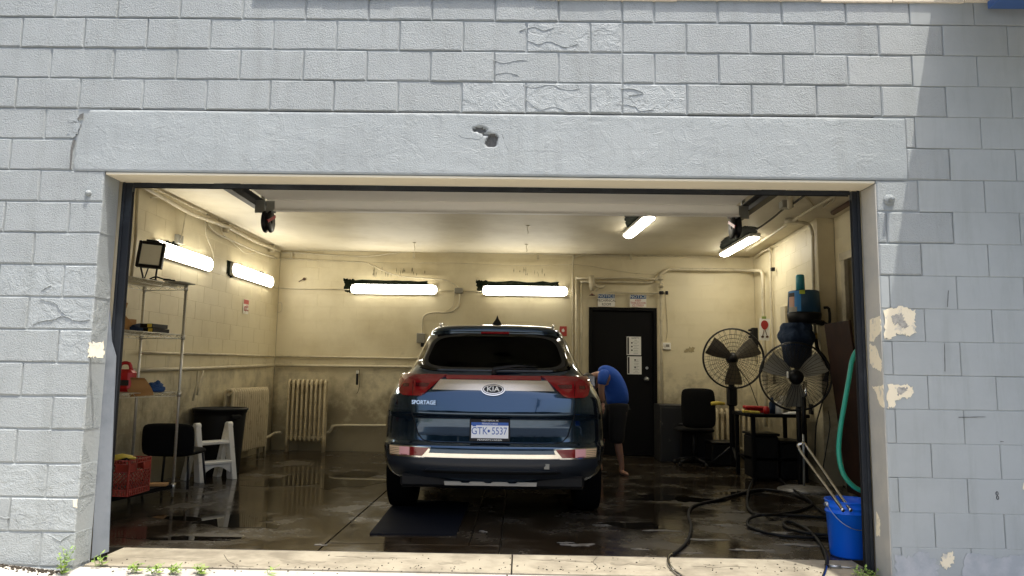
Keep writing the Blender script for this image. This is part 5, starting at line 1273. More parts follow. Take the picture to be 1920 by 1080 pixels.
# bumper parts
patch_rows('bumper', [(.52, -.86, .86), (.56, -.865, .865), (.60, -.86, .86), (.622, -.84, .84)], 'carpaint', .008, .01, 60)
M['cladding'] = mat('dark blue grey lower bumper', (.012, .016, .022), .38, bump=(160, .08, .001, 2))
patch_rows('bumper_cladding', [(.365, -.80, .80), (.40, -.84, .84), (.46, -.86, .86), (.523, -.86, .86)], 'cladding', .011, .012, 60)
patch_rows('bumper_lip', [(.412, -.52, .52), (.422, -.56, .56), (.432, -.52, .52)], 'rubber', .018, .01, 40, sub=2)
patch_rows('bumper_crease', [(.434, -.53, .53), (.446, -.50, .50)], 'cladding', .024, .014, 40, sub=2)
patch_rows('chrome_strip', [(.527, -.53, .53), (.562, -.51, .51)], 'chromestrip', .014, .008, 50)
for s in (-1, 1):
    def mr(rows): return [(z, *(sorted((s*a, s*b)))) for z, a, b in rows]
    h_ = patch_rows('reflector_surround', mr([(.520, .845, .545), (.535, .855, .52), (.575, .855, .50), (.606, .85, .49)]), 'chromestrip', .013, .01, 20)
    patch_rows('amber_lens', mr([(.535, .838, .752), (.60, .842, .752)]), 'amber', .019, .008, 8, par=h_)
    patch_rows('reverse_lens', mr([(.535, .75, .665), (.60, .75, .665)]), 'pinklens', .019, .008, 8, par=h_)
    patch_rows('red_lens', mr([(.535, .663, .56), (.60, .663, .505)]), 'redlens', .019, .008, 8, par=h_)
    for i in range(4): patch_rows('lens_rib', mr([(.543+.014*i, .836, .755), (.546+.014*i, .836, .755)]), 'chromestrip', .0205, .003, 6, par=h_, sub=1)
    patch_rows('red_lens', mr([(.537, .738, .682), (.542, .738, .682)]), 'redlens', .0205, .003, 4, par=h_, sub=1)
g = G(); g.box(CO+Vector((.44, yrear(.44, .465)-.013, .468)), (.042, .004, .042), Matrix.Rotation(-.05, 3, 'Z'), ch=.001); g.build('tow_cover', 'greyplastic', car)
# skid plate with notches
g = G(); poly = [(-.37, 0), (.37, 0), (.375, .05), (.22, .05), (.20, .03), (.15, .03), (.13, .05), (.02, .05), (0, .03), (-.04, .03), (-.06, .05), (-.16, .05), (-.18, .03), (-.23, .03), (-.25, .05), (-.375, .05)]
g.prism(poly, CO+Vector((-.01, .10, .300)), X_, (0, -.2, .62), (0, .03, 0)); g.build('skid_plate', 'skid', car)
g = G(); g.box(CO+Vector((0, .22, .33)), (1.5, .18, .10), ch=.02); g.build('lower_valance', 'rubber', car)
# wheels
for (x, y) in ((-.82, .86), (.82, .86), (-.82, 3.5), (.82, 3.5)):
    s = 1 if x > 0 else -1; c = CO+Vector((x, y, .345)); g = G()
    g.lathe([(.22, -.10), (.31, -.115), (.335, -.105), (.345, -.07), (.345, .07), (.335, .105), (.31, .115), (.22, .10)], c, X_*s, 40); wh = g.build('wheel', 'tyre', car)
    g = G(); g.lathe([(.225, .095), (.21, .07), (.19, .05), (.06, .06), (0, .065)], c, X_*s, 30)
    for q in range(5): a = q*1.2566; g.box(c+X_*s*.075+Vector((0, math.cos(a)*.12, math.sin(a)*.12)), (.03, .05, .19), Matrix.Rotation(-a+math.pi/2+math.pi/2, 3, 'X')); 
    g.build('rim', 'rim', wh)
    g = G(); g.box(CO+Vector((x*.93, y, .60)), (.22, .85, .02)); g.build('wheel_housing', 'rubber', car)
# side mirrors
for s in (-1, 1):
    o = pad(CO+Vector((s*1.02, 2.95, 1.13)), (.22, .11, .15), None, 'side_mirror', 'blackplastic', car, .03)
    g = G(); g.box(CO+Vector((s*.93, 2.97, 1.09)), (.12, .06, .03)); g.box(CO+Vector((s*1.02, 2.892, 1.13)), (.17, .004, .11)); g.build('mirror_glass', 'chrome', o)
    g = G(); g.box(CO+Vector((s*.955, 1.72, .93)), (.02, .18, .03), ch=.006); g.box(CO+Vector((s*.955, 2.62, .93)), (.02, .18, .03), ch=.006); g.build('door_handle', 'carpaint', car)

# ================================================================ PERSON
per = thing('person', 'person in blue shirt and black shorts bent over beside the car', 'person', (1.6, 4.7, FZ))
def skinned(name, verts, edges, m, par, sub=2, root=0):
    me = bpy.data.meshes.new(name); org = ORG[par.name]
    me.from_pydata([Vector(v[:3])-org for v in verts], edges, []); me.materials.append(M[m])
    o = bpy.data.objects.new(name, me); C.objects.link(o); o.parent = par; ORG[o.name] = org
    md = o.modifiers.new('skin', 'SKIN'); md.use_smooth_shade = True
    sv = me.skin_vertices[0].data
    for i, v in enumerate(verts):
        r = v[3]; sv[i].radius = r if isinstance(r, tuple) else (r, r); sv[i].use_root = (i == root)
    ss_ = o.modifiers.new('s', 'SUBSURF'); ss_.levels = sub; ss_.render_levels = sub; return o
def pp(px, py, y, r): v = onY(px, py, y); return (v.x, v.y, v.z, r)
hipc = pp(1158, 760, 4.70, .10); YPn = 4.70
V = [hipc, pp(1152, 728, 4.68, .10), pp(1138, 708, 4.66, .09), pp(1122, 702, 4.66, .06), pp(1112, 706, 4.66, .05),   # spine, neck
     pp(1103, 715, 4.66, .085), pp(1098, 726, 4.66, .075),                         # head 5,6
     pp(1160, 775, 4.62, .085), pp(1157, 822, 4.60, .055), pp(1161, 845, 4.61, .05), pp(1166, 873, 4.64, .033), (0, 0, 0, .035), (0, 0, 0, .022),  # near leg 7..12
     pp(1150, 775, 4.80, .085), (1.36, 4.82, .40, .055), (1.33, 4.86, .2, .05), (1.33, 4.90, -.03, .033), (1.33, 4.86, -.085, .035), (1.29, 4.72, -.10, .022),  # far leg 13..18
     pp(1130, 703, 4.50, .055), pp(1127, 730, 4.46, .04), pp(1130, 754, 4.48, .028),   # near arm 19,20,21
     pp(1128, 706, 4.84, .055), pp(1110, 730, 4.88, .04), pp(1096, 742, 4.86, .028)]   # far arm 22..24
a = V[10]; V[11] = (a[0]-.005, a[1]+.01, -.085, .036); V[12] = (a[0]+.06, a[1]-.12, -.103, .020)
Ed = [(0, 1), (1, 2), (2, 3), (3, 4), (4, 5), (5, 6), (0, 7), (7, 8), (8, 9), (9, 10), (10, 11), (11, 12), (0, 13), (13, 14), (14, 15), (15, 16), (16, 17), (17, 18), (2, 19), (19, 20), (20, 21), (2, 22), (22, 23), (23, 24)]
skinned('body', V, Ed, 'skin', per)
for w_, sgn in ((V[21], -1), (V[24], 1)):
    x, y, z = w_[:3]
    hv = [(x, y, z, .022), (x+.008, y, z-.045, (.034, .018)), (x+.01, y, z-.075, (.034, .015))]
    he = [(0, 1), (1, 2)]
    for q, (dy, l) in enumerate(((-.030, .050), (-.010, .060), (.010, .056), (.028, .044))):
        n0 = len(hv); hv += [(x+.012, y+dy, z-.085, .0095), (x+.008, y+dy, z-.085-l*.6, .0085), (x-.004, y+dy, z-.085-l, .0075)]; he += [(2, n0), (n0, n0+1), (n0+1, n0+2)]
    n0 = len(hv); hv += [(x+.0, y+sgn*.04, z-.05, .011), (x-.01, y+sgn*.058, z-.08, .009), (x-.014, y+sgn*.06, z-.105, .008)]; he += [(1, n0), (n0, n0+1), (n0+1, n0+2)]
    skinned('hand', hv, he, 'skin', per, 1)
S = [pp(1159, 764, 4.68, (.14, .14)), pp(1158, 748, 4.68, (.165, .155)), pp(1156, 734, 4.68, (.17, .155)), pp(1151, 720, 4.68, (.165, .15)), pp(1143, 704, 4.67, (.15, .14)), pp(1131, 698, 4.66, (.115, .12)), pp(1121, 702, 4.66, .065)]
skinned('shirt', S, [(0, 1), (1, 2), (2, 3), (3, 4), (4, 5), (5, 6)], 'shirt', per)
skinned('sleeve', [pp(1136, 700, 4.60, .075), pp(1131, 702, 4.51, .075), pp(1129, 716, 4.47, .060), pp(1128, 723, 4.47, .056)], [(0, 1), (1, 2), (2, 3)], 'shirt', per)
skinned('sleeve', [pp(1136, 700, 4.74, .075), pp(1130, 704, 4.82, .075), pp(1122, 716, 4.86, .060)], [(0, 1), (1, 2)], 'shirt', per)
S = [pp(1158, 738, 4.70, (.15, .14)), pp(1160, 766, 4.62, .13), pp(1157, 800, 4.60, .11), pp(1156, 834, 4.60, .10), pp(1154, 768, 4.80, .13), (1.40, 4.82, .45, .10), (1.38, 4.83, .28, .095)]
skinned('shorts', S, [(0, 1), (1, 2), (2, 3), (0, 4), (4, 5), (5, 6)], 'shorts', per)
hc = Vector(V[5][:3]); g = G()
g.lathe([(.0, .10), (.05, .095), (.088, .06), (.102, .0), (.092, -.045)], hc+Vector((.0, 0, .0)), (Vector(V[4][:3])*0+Vector((.35, .1, .95))), 18); g.build('hair', 'hair', per)

# ================================================================ RIGHT SIDE THINGS
def fan(label, c, r, nrm, blades, bladem, cage_n, ring_n, motor_r, dark=True):
    c, nrm = Vector(c), Vector(nrm).normalized(); u = nrm.cross(Z_).normalized(); w = u.cross(nrm)
    t = thing('pedestal_fan', label, 'fan', (c.x, c.y, FZ), 'pedestal fans by the right wall')
    def at(a, rr, d): return c+u*math.cos(a)*rr+w*math.sin(a)*rr+nrm*d
    g = G()
    for (rr, d, th) in ((r, 0, .010), (r*.985, .045, .005), (r*.985, -.045, .005)): g.tube([at(2*math.pi*i/44, rr, d) for i in range(44)], th, 6, closed=True)
    for sgn in (1, -1):
        for q in range(ring_n): rr = r*(.28+.66*q/ring_n); d = sgn*(.045+.065*math.sqrt(max(0, 1-(rr/r)**2))); g.tube([at(2*math.pi*i/36, rr, d) for i in range(36)], .0016 if ring_n > 6 else .0025, 4, closed=True)
        for q in range(cage_n):
            a = 2*math.pi*q/cage_n; pts = []
            for k in range(6): rr = r*(.16+.84*k/5); pts.append(at(a+.18*k/5*sgn, rr, sgn*(.045+.065*math.sqrt(max(0, 1-(rr/r)**2)))))
            g.tube(pts, .0026, 4, cap=False)
    g.build('cage', 'darkmetal', t)
    for q in range(blades):
        a0 = 2*math.pi*q/blades+R(30); g = G(); vs = []
        for i in range(8):
            rr = r*(.14+.74*i/7); hw = r*(.10+.20*math.sin(min(1, i/6)*1.4))
            for j in range(6):
                v = (j/5-.5)*2*hw; tw = v*.45*(1-.4*i/7); vs.append(c+(u*math.cos(a0)+w*math.sin(a0))*rr+(-u*math.sin(a0)+w*math.cos(a0))*v+nrm*(tw-.02*(v/hw)**2))
        n0 = len(vs); fs = [[i*6+j, i*6+j+1, (i+1)*6+j+1, (i+1)*6+j] for i in range(7) for j in range(5)]
        g.add(vs+[v+nrm*.003 for v in vs], fs+[[n0+x for x in f[::-1]] for f in fs], 0, True); g.build('blade', bladem, t, fix=False)
    g = G(); g.lathe([(0, -.20), (motor_r*.7, -.195), (motor_r, -.16), (motor_r, -.05), (motor_r*.8, -.03), (motor_r*.6, .03), (0, .04)], c, nrm, 22); g.build('motor', 'blackplastic', t)
    return t
c1 = onY(1375, 672, 5.35); c1z = c1.z
f1 = fan('large dark fan with three blades left of the red strawberry card', c1, .395, (-.12, -1, -.02), 3, 'fanmetal', 30, 5, .08)
g = G(); g.tube([(c1.x+.0, c1.y+.10, c1z-.05), (c1.x, c1.y+.12, c1z-.3), (c1.x, c1.y+.12, FZ+.05)], [.03, .04, .035], 10); g.build('pole', 'darkmetal', f1)
g = G(); g.box((c1.x, c1.y+.10, c1z-.50), (.13, .10, .26), ch=.02); g.build('control_box', 'blackplastic', f1)
for q in range(3):
    a = q*2.094+.5; g = G(); g.tube([(c1.x, c1.y+.12, FZ+.30), (c1.x+.32*math.cos(a), c1.y+.12+.32*math.sin(a), FZ+.02)], .016, 8); g.build('leg', 'darkmetal', f1)
g = G(); g.tube([(c1.x+.02, c1.y+.1, c1z-.05), (c1.x+.16, c1.y-.1, c1z-.3), (c1.x+.25, c1.y-.12, c1z-.55), (c1.x+.33, c1.y-.1, c1z-.75)], .006, 5, sub=4); g.build('cord', 'rubber', f1)
c2 = onY(1491, 706, 3.72)
f2 = fan('large wire cage fan with pale blades in front of the blue vacuum drum', c2, .375, (.30, 1, .05), 3, 'fanlight', 44, 24, .08)
g = G(); mo = c2+Vector((-.02, -.16, 0)); g.tube([c2+Vector((.06, -.14, -.05)), (c2.x+.06, c2.y-.14, c2.z-.20), (c2.x+.055, c2.y-.1, c2.z-.24)], .014, 8); g.build('yoke', 'chrome', f2)
g = G(); g.tube([(c2.x+.05, c2.y-.1, c2.z-.22), (c2.x+.045, c2.y-.08, c2.z-.62)], .022, 10); g.build('pole_sleeve', 'blackplastic', f2)
g = G(); g.tube([(c2.x+.045, c2.y-.08, c2.z-.5), (c2.x+.04, c2.y-.06, FZ+.03)], .013, 8); g.build('pole', 'galv', f2)
g = G(); g.lathe([(0, .05), (.05, .045), (.22, .03), (.275, .012), (.28, .0), (0, 0)], (c2.x+.04, c2.y-.06, FZ), Z_, 36); g.build('base', 'scum', f2)
g = G(); g.box(c2+Vector((-.135, -.15, .02)), (.012, .03, .07)); g.build('motor_label', 'paper', f2)
for (x, z) in ((.16, -.5), (.21, -.5)):
    g = G(); g.tube([c2+Vector((.06, -.08, -.05)), c2+Vector((.12, .1, -.25)), c2+Vector((x, .3, z+.02))], .004, 5, sub=3); g.build('cord', 'rubber' if x < .2 else 'reddark', f2)
# wall vacuum with blue drum
vc = onY(1507, 565, 3.99); r_ = .182
vac = thing('shop_vacuum', 'blue drum vacuum with teal canister and navy bag on the right wall', 'vacuum', (vc.x, vc.y, vc.z-.5))
zt_, zb_ = onY(1507, 546, 3.99).z, onY(1507, 587, 3.99).z
g = G(); g.lathe([(0, zt_), (r_*.88, zt_), (r_*.93, zt_-.01), (r_, zb_), (0, zb_)], (vc.x, vc.y, 0), Z_, 36); g.build('drum', 'drum', vac)
g = G(); g.lathe([(0, zb_), (r_*1.02, zb_), (r_*1.05, zb_-.02), (r_*.95, zb_-.12), (r_*.8, zb_-.13), (0, zb_-.13)], (vc.x, vc.y, 0), Z_, 32); g.build('rim', 'blackplastic', vac)
g = G(); g.box((vc.x+.06, vc.y-.13, zb_-.1), (.24, .1, .06), Matrix.Rotation(.25, 3, 'Y'), ch=.02); g.tube([(vc.x+.17, vc.y-.14, zb_+.05), (vc.x+.225, vc.y-.15, zb_+.04), (vc.x+.225, vc.y-.15, zb_-.13), (vc.x+.17, vc.y-.14, zb_-.12)], .016, 8, sub=3); g.build('handle', 'blackplastic', vac)
a, b = onY(1500, 516, 3.95), onY(1500, 546, 3.95); g = G(); g.lathe([(0, .008), (.035, .006), (.047, -.006), (.05, -.18), (0, -.18)], a, Z_, 22); g.build('canister', 'teal', vac)
o = rag('bag', (0, 0, 0), .01, .01, .01, 'navycloth', 'x', 'x', 5); bpy.data.objects.remove(o)
g = G(); vs = []; n = 30; prof = [(.155, zb_-.12), (.185, zb_-.16), (.17, zb_-.20), (.205, zb_-.25), (.21, zb_-.31), (.16, zb_-.36), (.165, zb_-.44), (.15, zb_-.60), (.05, zb_-.63)]
cb_ = onY(1493, 620, 4.0)
for (rr, z) in prof:
    for k in range(n):
        th = 2*math.pi*k/n; q = rr*(1+.16*noise.noise(Vector((math.cos(th)*3, math.sin(th)*3, z*14)))+.05*math.sin(9*th+z*20)); vs.append((cb_.x+q*math.cos(th), cb_.y+q*math.sin(th), z))
g.add(vs, [[i*n+k, i*n+(k+1) % n, (i+1)*n+(k+1) % n, (i+1)*n+k] for i in range(len(prof)-1) for k in range(n)], 0, True); o = g.build('cloth_bag', 'navycloth', vac)
md = o.modifiers.new('s', 'SUBSURF'); md.levels = 1; md.render_levels = 2
g = G(); g.tube([(cb_.x, cb_.y, zb_-.3), (cb_.x, cb_.y, FZ+.01)], .03, 10); g.build('stand', 'darkmetal', vac)
# sticker with face: a torn photo print on the drum's left
st = onY(1486, 567, 3.80); g = G(); vs = []
a0 = math.pi+.25
def drp(th, z, o_=.002):
    t_ = (zt_-z)/(zt_-zb_); rr = r_*(.93+.07*t_)+o_; return Vector((vc.x+rr*math.cos(th), vc.y+rr*math.sin(th), z))
def dpatch(name, th0, th1, z0, z1, m, o_=.003, par=vac):
    g = G(); k = 8; vs = [drp(th0+(th1-th0)*i/k, z, q) for q in (o_, o_-.002) for i in range(k+1) for z in (z0, z1)]
    fs = [[2*i, 2*i+1, 2*i+3, 2*i+2] for i in range(k)]; g.add(vs, fs, 0, True); return g.build(name, m, par)
M['stickerblue'] = mat('sticker blue', (.03, .22, .55), .4); M['stickergreen'] = mat('sticker green', (.45, .55, .05), .4)
s0 = dpatch('sticker', math.pi+.12, math.pi+1.05, zb_+.01, zt_-.01, 'stickerblue', .003)
dpatch('portrait_print', math.pi+.15, math.pi+.62, zb_+.05, zt_-.06, 'skin', .0045, s0); dpatch('portrait_print', math.pi+.15, math.pi+.62, zt_-.075, zt_-.03, 'hair', .0055, s0); dpatch('portrait_print', math.pi+.12, math.pi+.80, zb_+.005, zb_+.06, 'greyplastic', .0055, s0)
dpatch('sticker_flash', math.pi+.95, math.pi+1.30, zt_-.05, zt_-.005, 'stickergreen', .005, s0)
# workbench
wx0, wx1, wy0, wy1, wz = 3.02, 3.72, 4.25, 5.0, onY(1480, 777, 4.25).z
wb = thing('workbench', 'dark cluttered workbench behind the two fans', 'table', ((wx0+wx1)/2, (wy0+wy1)/2, FZ))
g = G(); g.box(((wx0+wx1)/2, (wy0+wy1)/2, wz-.02), (wx1-wx0, wy1-wy0, .04), ch=.005); g.build('tabletop', 'blackpaint', wb)
for x in (wx0+.05, wx1-.05):
    for y in (wy0+.05, wy1-.05):
        g = G(); g.box((x, y, (wz-.04+FZ)/2), (.045, .045, wz-.04-FZ), ch=.004); g.build('leg', 'blackpaint', wb)
g = G(); g.box(((wx0+wx1)/2, (wy0+wy1)/2, FZ+.25), (wx1-wx0-.1, wy1-wy0-.1, .03)); g.build('lower_shelf', 'blackpaint', wb)
for i, (x, y, w_, h_, l) in enumerate(((3.22, 4.5, .30, .50, 'black storage box under the left half of the workbench'), (3.52, 4.5, .26, .42, 'black storage box under the right half of the workbench'))):
    t = thing('storage_box', l, 'box', (x, y, FZ)); g = G(); g.box((x, y, FZ+.02+h_/2), (w_, .4, h_), ch=.02); g.build('body', 'binblack', t); g = G(); g.box((x, y, FZ+.035+h_), (w_+.02, .42, .03), ch=.008); g.build('lid', 'blackplastic', t)
def lathe_thing(name, px, y, z, prof, m, label, cat, n=16):
    p = onY(px, 770, y); g = G(); g.lathe(prof, (p.x, p.y, z), Z_, n); return g.build(name, m, label=label, cat=cat)
lathe_thing('white_jar', 1460, 4.4, wz, [(0, 0), (.05, 0), (.052, .01), (.05, .11), (.04, .125), (.04, .14), (0, .142)], 'white', 'white plastic jar standing on the workbench', 'jar')
lathe_thing('paint_can', 1472, 4.55, wz, [(0, 0), (.065, 0), (.065, .20), (.06, .205), (0, .2)], 'fanlight', 'grey metal can on the workbench beside the white jar', 'can')
lathe_thing('spray_bottle', 1448, 4.4, wz, [(0, 0), (.035, 0), (.036, .12), (.015, .16), (.015, .19), (0, .19)], 'navycloth', 'small dark blue bottle on the workbench', 'bottle')
lathe_thing('red_bottle', 1437, 4.35, wz, [(0, 0), (.035, 0), (.036, .06), (.02, .085), (0, .09)], 'redplastic', 'short red bottle by the workbench edge', 'bottle')
p = onY(1414, 758, 4.6); g = G(); g.box((p.x, p.y, wz+.06), (.24, .16, .04), Matrix.Rotation(.03, 3, 'Y'), ch=.012); g.box((p.x, p.y, wz+.02), (.2, .12, .04)); g.build('red_tray', 'redplastic', label='flat red plastic case on the workbench', cat='case')
p = onY(1408, 764, 4.35); g = G(); g.box((p.x, p.y, wz+.018), (.20, .07, .03), Matrix.Rotation(.06, 3, 'Y'), ch=.008); g.build('yellow_brush', 'yellow', label='yellow brush head lying in front of the red case', cat='brush')
p = onY(1541, 768, 4.35); rd = thing('radio', 'small black radio box at the right end of the workbench', 'radio', (p.x-.06, p.y, wz)); g = G(); g.box((p.x-.06, p.y, wz+.06), (.17, .08, .12), ch=.008); g.build('case', 'blackplastic', rd)
for q in (-.04, .04): g = G(); g.lathe([(.03, 0), (.0, -.004)], (p.x-.06+q, p.y-.041, wz+.06), Y_, 14); g.build('speaker_cone', 'greyplastic', rd)
p = onY(1490, 772, 4.3); rag('white_rag', (p.x, p.y, wz), .13, .05, .03, 'paper', 'crumpled white rag lying on the workbench', 'rag', 11)
# black office chair in front of the back wall, right
oc = onY(1309, 800, 5.55); cz0 = FZ; och = thing('office_chair', 'black office chair with its back to the camera near the back door', 'chair', (oc.x, oc.y, FZ))
pad(Vector((oc.x, oc.y-.03, onY(1309, 765, 5.55).z)), (.47, .10, .54), Matrix.Rotation(R(-6), 3, 'X'), 'backrest', 'seatblack', och, .045)
pad(Vector((oc.x, oc.y+.24, FZ+.48)), (.5, .5, .10), None, 'seat', 'seatblack', och)
g = G(); g.tube([(oc.x, oc.y+.22, FZ+.44), (oc.x, oc.y+.22, FZ+.1)], .025, 8); g.build('stem', 'darkmetal', och)
for q in range(5): a = q*1.2566; g = G(); g.tube([(oc.x, oc.y+.22, FZ+.11), (oc.x+.28*math.cos(a), oc.y+.22+.28*math.sin(a), FZ+.06)], .018, 6); g.lathe([(.0, -.012), (.03, -.012), (.03, .012), (0, .012)], (oc.x+.29*math.cos(a), oc.y+.22+.29*math.sin(a), FZ+.03), (-math.sin(a), math.cos(a), 0), 10); g.build('castor_leg', 'blackplastic', och)
# dark cabinet left of it
p = onY(1255, 800, 6.3); cbn = thing('low_cabinet', 'low scuffed dark cabinet beside the black door', 'cabinet', (p.x, 6.3, FZ))
zt2 = onY(1255, 758, 6.3).z; g = G(); g.box((p.x+.05, 6.35, (zt2+FZ)/2), (.44, .5, zt2-FZ), ch=.008); M['scuffed'] = mat('scuffed black paint', (.014, .014, .014), .5, col2=(.16, .15, .12), vscale=7, mask=(.62, .70)); g.build('body', 'scuffed', cbn)
g = G(); g.box((p.x+.05, 6.095, (zt2+FZ)/2), (.40, .012, zt2-FZ-.08), ch=.003); g.build('door', 'scuffed', cbn)
g = G(); g.lathe([(0, 0), (.09, 0), (.1, .22), (.1, .23), (0, .23)], (p.x+.55, 6.2, FZ), Z_, 18); 
for i, (px, y, w_, h_, l) in enumerate(((1300, 6.25, .46, .52, 'added black box darkening the space behind the office chair'), (1350, 5.9, .34, .30, 'added low black box darkening the gap between the office chair and the fan'))):
    p = onY(px, 800, y); t = thing('dark_filler', l, 'crate', (p.x, y, FZ)); g = G(); g.box((p.x, y, FZ+h_/2), (w_, .4, h_), ch=.02); g.build('body', 'binblack', t); g = G(); g.box((p.x, y, FZ+h_+.012), (w_+.03, .43, .02), ch=.006); g.build('rim', 'blackplastic', t)  # black boxes added to deepen the dark around the office chair
# yellow brush handle on chair
p = onY(1345, 757, 5.3); g = G(); g.tube([p+Vector((-.08, 0, 0)), p+Vector((.0, 0, .01)), p+Vector((.10, .03, 0))], [.022, .026, .02], 8); g.build('yellow_sponge_brush', 'yellow', label='yellow hand brush resting on top of the black office chair', cat='brush')
# wall telephone box and strawberry card
p = onY(1415, 627, YB-.10); tel = thing('wall_telephone', 'black box with knobs on the wall between fan and strawberry card', 'telephone', p)
g = G(); g.box(p+Vector((.02, 0, -.05)), (.15, .10, .30), ch=.015); g.build('case', 'blackplastic', tel)
for q in (0, 1, 2): g = G(); g.cyl(p+Vector((-.10, -.02, .06-.05*q)), p+Vector((-.04, -.02, .06-.05*q)), .018, n=10); g.build('knob', 'blackplastic', tel)
g = G(); g.tube([p+Vector((.05, 0, .1)), p+Vector((.05, 0, .15)), p+Vector((.09, 0, .16)), p+Vector((.10, 0, .1))], .007, 6); g.build('hook', 'blackplastic', tel)
g = G(); g.box(p+Vector((.10, .02, -.33)), (.13, .05, .26), ch=.01); g.build('lower_box', 'blackplastic', tel)
p = onR(1431, 618, .12); p.y -= .06; sc = thing('strawberry_card', 'white card with a red strawberry hanging on the thick corner pipe', 'card', p)
rt = Matrix.Rotation(R(3), 3, 'Y'); g = G(); g.box(p, (.145, .006, .31), rt); g.build('card', 'paper', sc)
g = G(); n = 20; poly = []
for i in range(n): t_ = 2*math.pi*i/n; poly.append((.052*math.cos(t_)*(1-.25*max(0, -math.sin(t_))), .068*math.sin(t_)))
g.prism(poly, p+Vector((0, -.004, .06)), X_, Z_, (0, -.004, 0)); g.build('berry', 'strawberry', sc)
g = G(); g.box(p+Vector((-.005, 0, .165)), (.06, .008, .035)); g.build('tag', 'greenpaint', sc)
g = G(); 
for s in (-1, 1): g.tube([p+Vector((s*.008, -.006, -.01)), p+Vector((s*.022, -.006, -.06)), p+Vector((s*.03, -.006, -.09))], .005, 5); g.prism(blob((0, 0), .02, .017, 10, 2+s, .1), p+Vector((s*.033, -.004, -.105)), X_, Z_, (0, -.004, 0))
g.build('stem', 'brown', sc)
# old paint marks on back wall right
for (px, py, rx, ry, s) in ((1292, 657, .07, .05, 3), (1297, 655, .04, .06, 8)):
    c = onY(px, py, YB); g = G(); g.prism(blob((0, 0), rx*.8, ry*.8, 20, s, .6), (c.x, YB-.0035-.0006*s/8, c.z), X_, Z_, (0, .001, 0)); M['wallstain'] = mat('wall stain', (.30, .25, .13), .6, col2=(.42, .35, .2), vscale=20, mask=(.4, .6)); g.build('wall_stain', 'wallstain', label='brown %s smudge on the back wall left of the dark fan' % ('larger' if s == 3 else 'smaller'), cat='stain')
# air hose reel parts by vacuum: brass fitting and hose
p = onY(1530, 632, 3.98); ah = thing('air_hose', 'dark air hose with brass fitting hanging on the block pier', 'hose', p)
g = G(); g.tube([onY(1530, 625, 3.97), onY(1530, 636, 3.97)], .018, 10); g.build('fitting', 'brass', ah)
g = G(); g.tube([onY(x, y, 3.96) for x, y in ((1530, 636), (1533, 655), (1543, 668), (1550, 680), (1551, 700), (1546, 715))], .022, 8, sub=3); g.build('hose', 'rubber', ah)
g = G(); g.tube([onY(x, y, 3.93) for x, y in ((1548, 700), (1552, 720), (1540, 760), (1530, 800), (1528, 860))], .008, 6, sub=3); g.build('cord', 'rubber', ah)
pipe('power_cord', [onY(x, y, 3.3) for x, y in ((1553, 770), (1556, 800), (1548, 850), (1545, 880))]+[onZ(1562, 905, FZ+.01), onZ(1585, 912, FZ+.01)], .006, 'thin black power cord trailing down from the workbench', 'cord', 'rubber', sub=4)
# small flat wall plate on right wall (white frame)
c = onR(1470, 600, .02); g = G(); g.box(c, (.03, .18, .36), ch=.004); g.build('wall_panel', 'creampipe', label='cream access panel on the right wall left of the blue drum', cat='panel')
# leaning board
bb = [onY(1565, 606, 3.35), onY(1603, 605, 3.35), onZ(1648, 915, FZ+.005), onZ(1600, 915, FZ+.005)]
X1 = RX-.06
brd = G(); bz = bb[0].z; brd.box(((X1+3.50)/2-.02, 3.12, (bz+FZ)/2+.01), (.025, .60, bz-FZ-.02), Matrix.Rotation(R(-6), 3, 'Y'), ch=.003)
brd.build('leaning_board', 'brownboard', label='dark brown board leaning beside the doorway near the right jamb', cat='board')
# floor clutter by the right jamb
# ---------------------------------------------------------------- bucket, handle, hoses
bc = Vector((2.600, .70, FZ)); bk = thing('bucket', 'bright blue plastic bucket standing by the right steel jamb', 'bucket', bc)
g = G(); g.lathe([(0, .006), (.124, .004), (.128, .0), (.131, .01), (.149, .29), (.157, .292), (.157, .30), (.150, .304), (.151, .325), (.159, .327), (.159, .335), (.152, .339), (.154, .365), (.159, .368), (.158, .376), (.150, .374), (.147, .33), (.128, .015), (0, .012)], bc, Z_, 48); g.build('body', 'bucket', bk)
g = G(); hp = [bc+Vector((math.cos(a)*.162, math.sin(a)*.162, .345-.24*math.sin((i/16)*math.pi)*.6)) for i, a in enumerate([math.pi*(1.05+.9*q/16) for q in range(17)])]; g.tube(hp, .0025, 6); 
for s in (0, -1): g.lathe([(0, .012), (.016, .01), (.018, 0)], hp[s], (hp[s]-bc).normalized()*1 if False else (Vector((hp[s].x-bc.x, hp[s].y-bc.y, 0))), 10)
g.build('bail', 'galv', bk)
g = G(); q0, q1 = onY(1560, 928, .62), onY(1574, 928, .66); t0, t1 = onY(1500, 845, 1.05), onY(1514, 840, 1.08); tm = onY(1504, 832, 1.08)
dn = (q0-t0).normalized()*.16
g.tube([q0+dn, q0, t0, tm, t1, q1, q1+dn], .0115, 10, sub=5); g.build('bent_tube', 'chrome', label='polished bent metal tube leaning out of the blue bucket', cat='handle')
hz = .62
pipe('green_hose', [onY(x, y, hz) for x, y in ((1640, 640), (1622, 651), (1608, 656), (1598, 675), (1592, 710), (1583, 760), (1575, 810), (1573, 850), (1580, 885), (1596, 908), (1615, 920), (1640, 925))], .0165, 'bright green rubber hose hanging behind the right steel jamb', 'hose', 'tealhose', sub=5, n=12)
def floor_hose(pts, r, label, m='rubber', name='floor_hose', cat='hose', lift=0):
    return pipe(name, [onZ(x, y, FZ+r+.003+lift*abs(math.sin(i*1.3))) for i, (x, y) in enumerate(pts)], r, label, cat, m, sub=6, n=10)
hs = thing('floor_hose', 'black rubber hose snaking over the wet floor to the sunlit sill', 'hose', onZ(1400, 950, FZ))
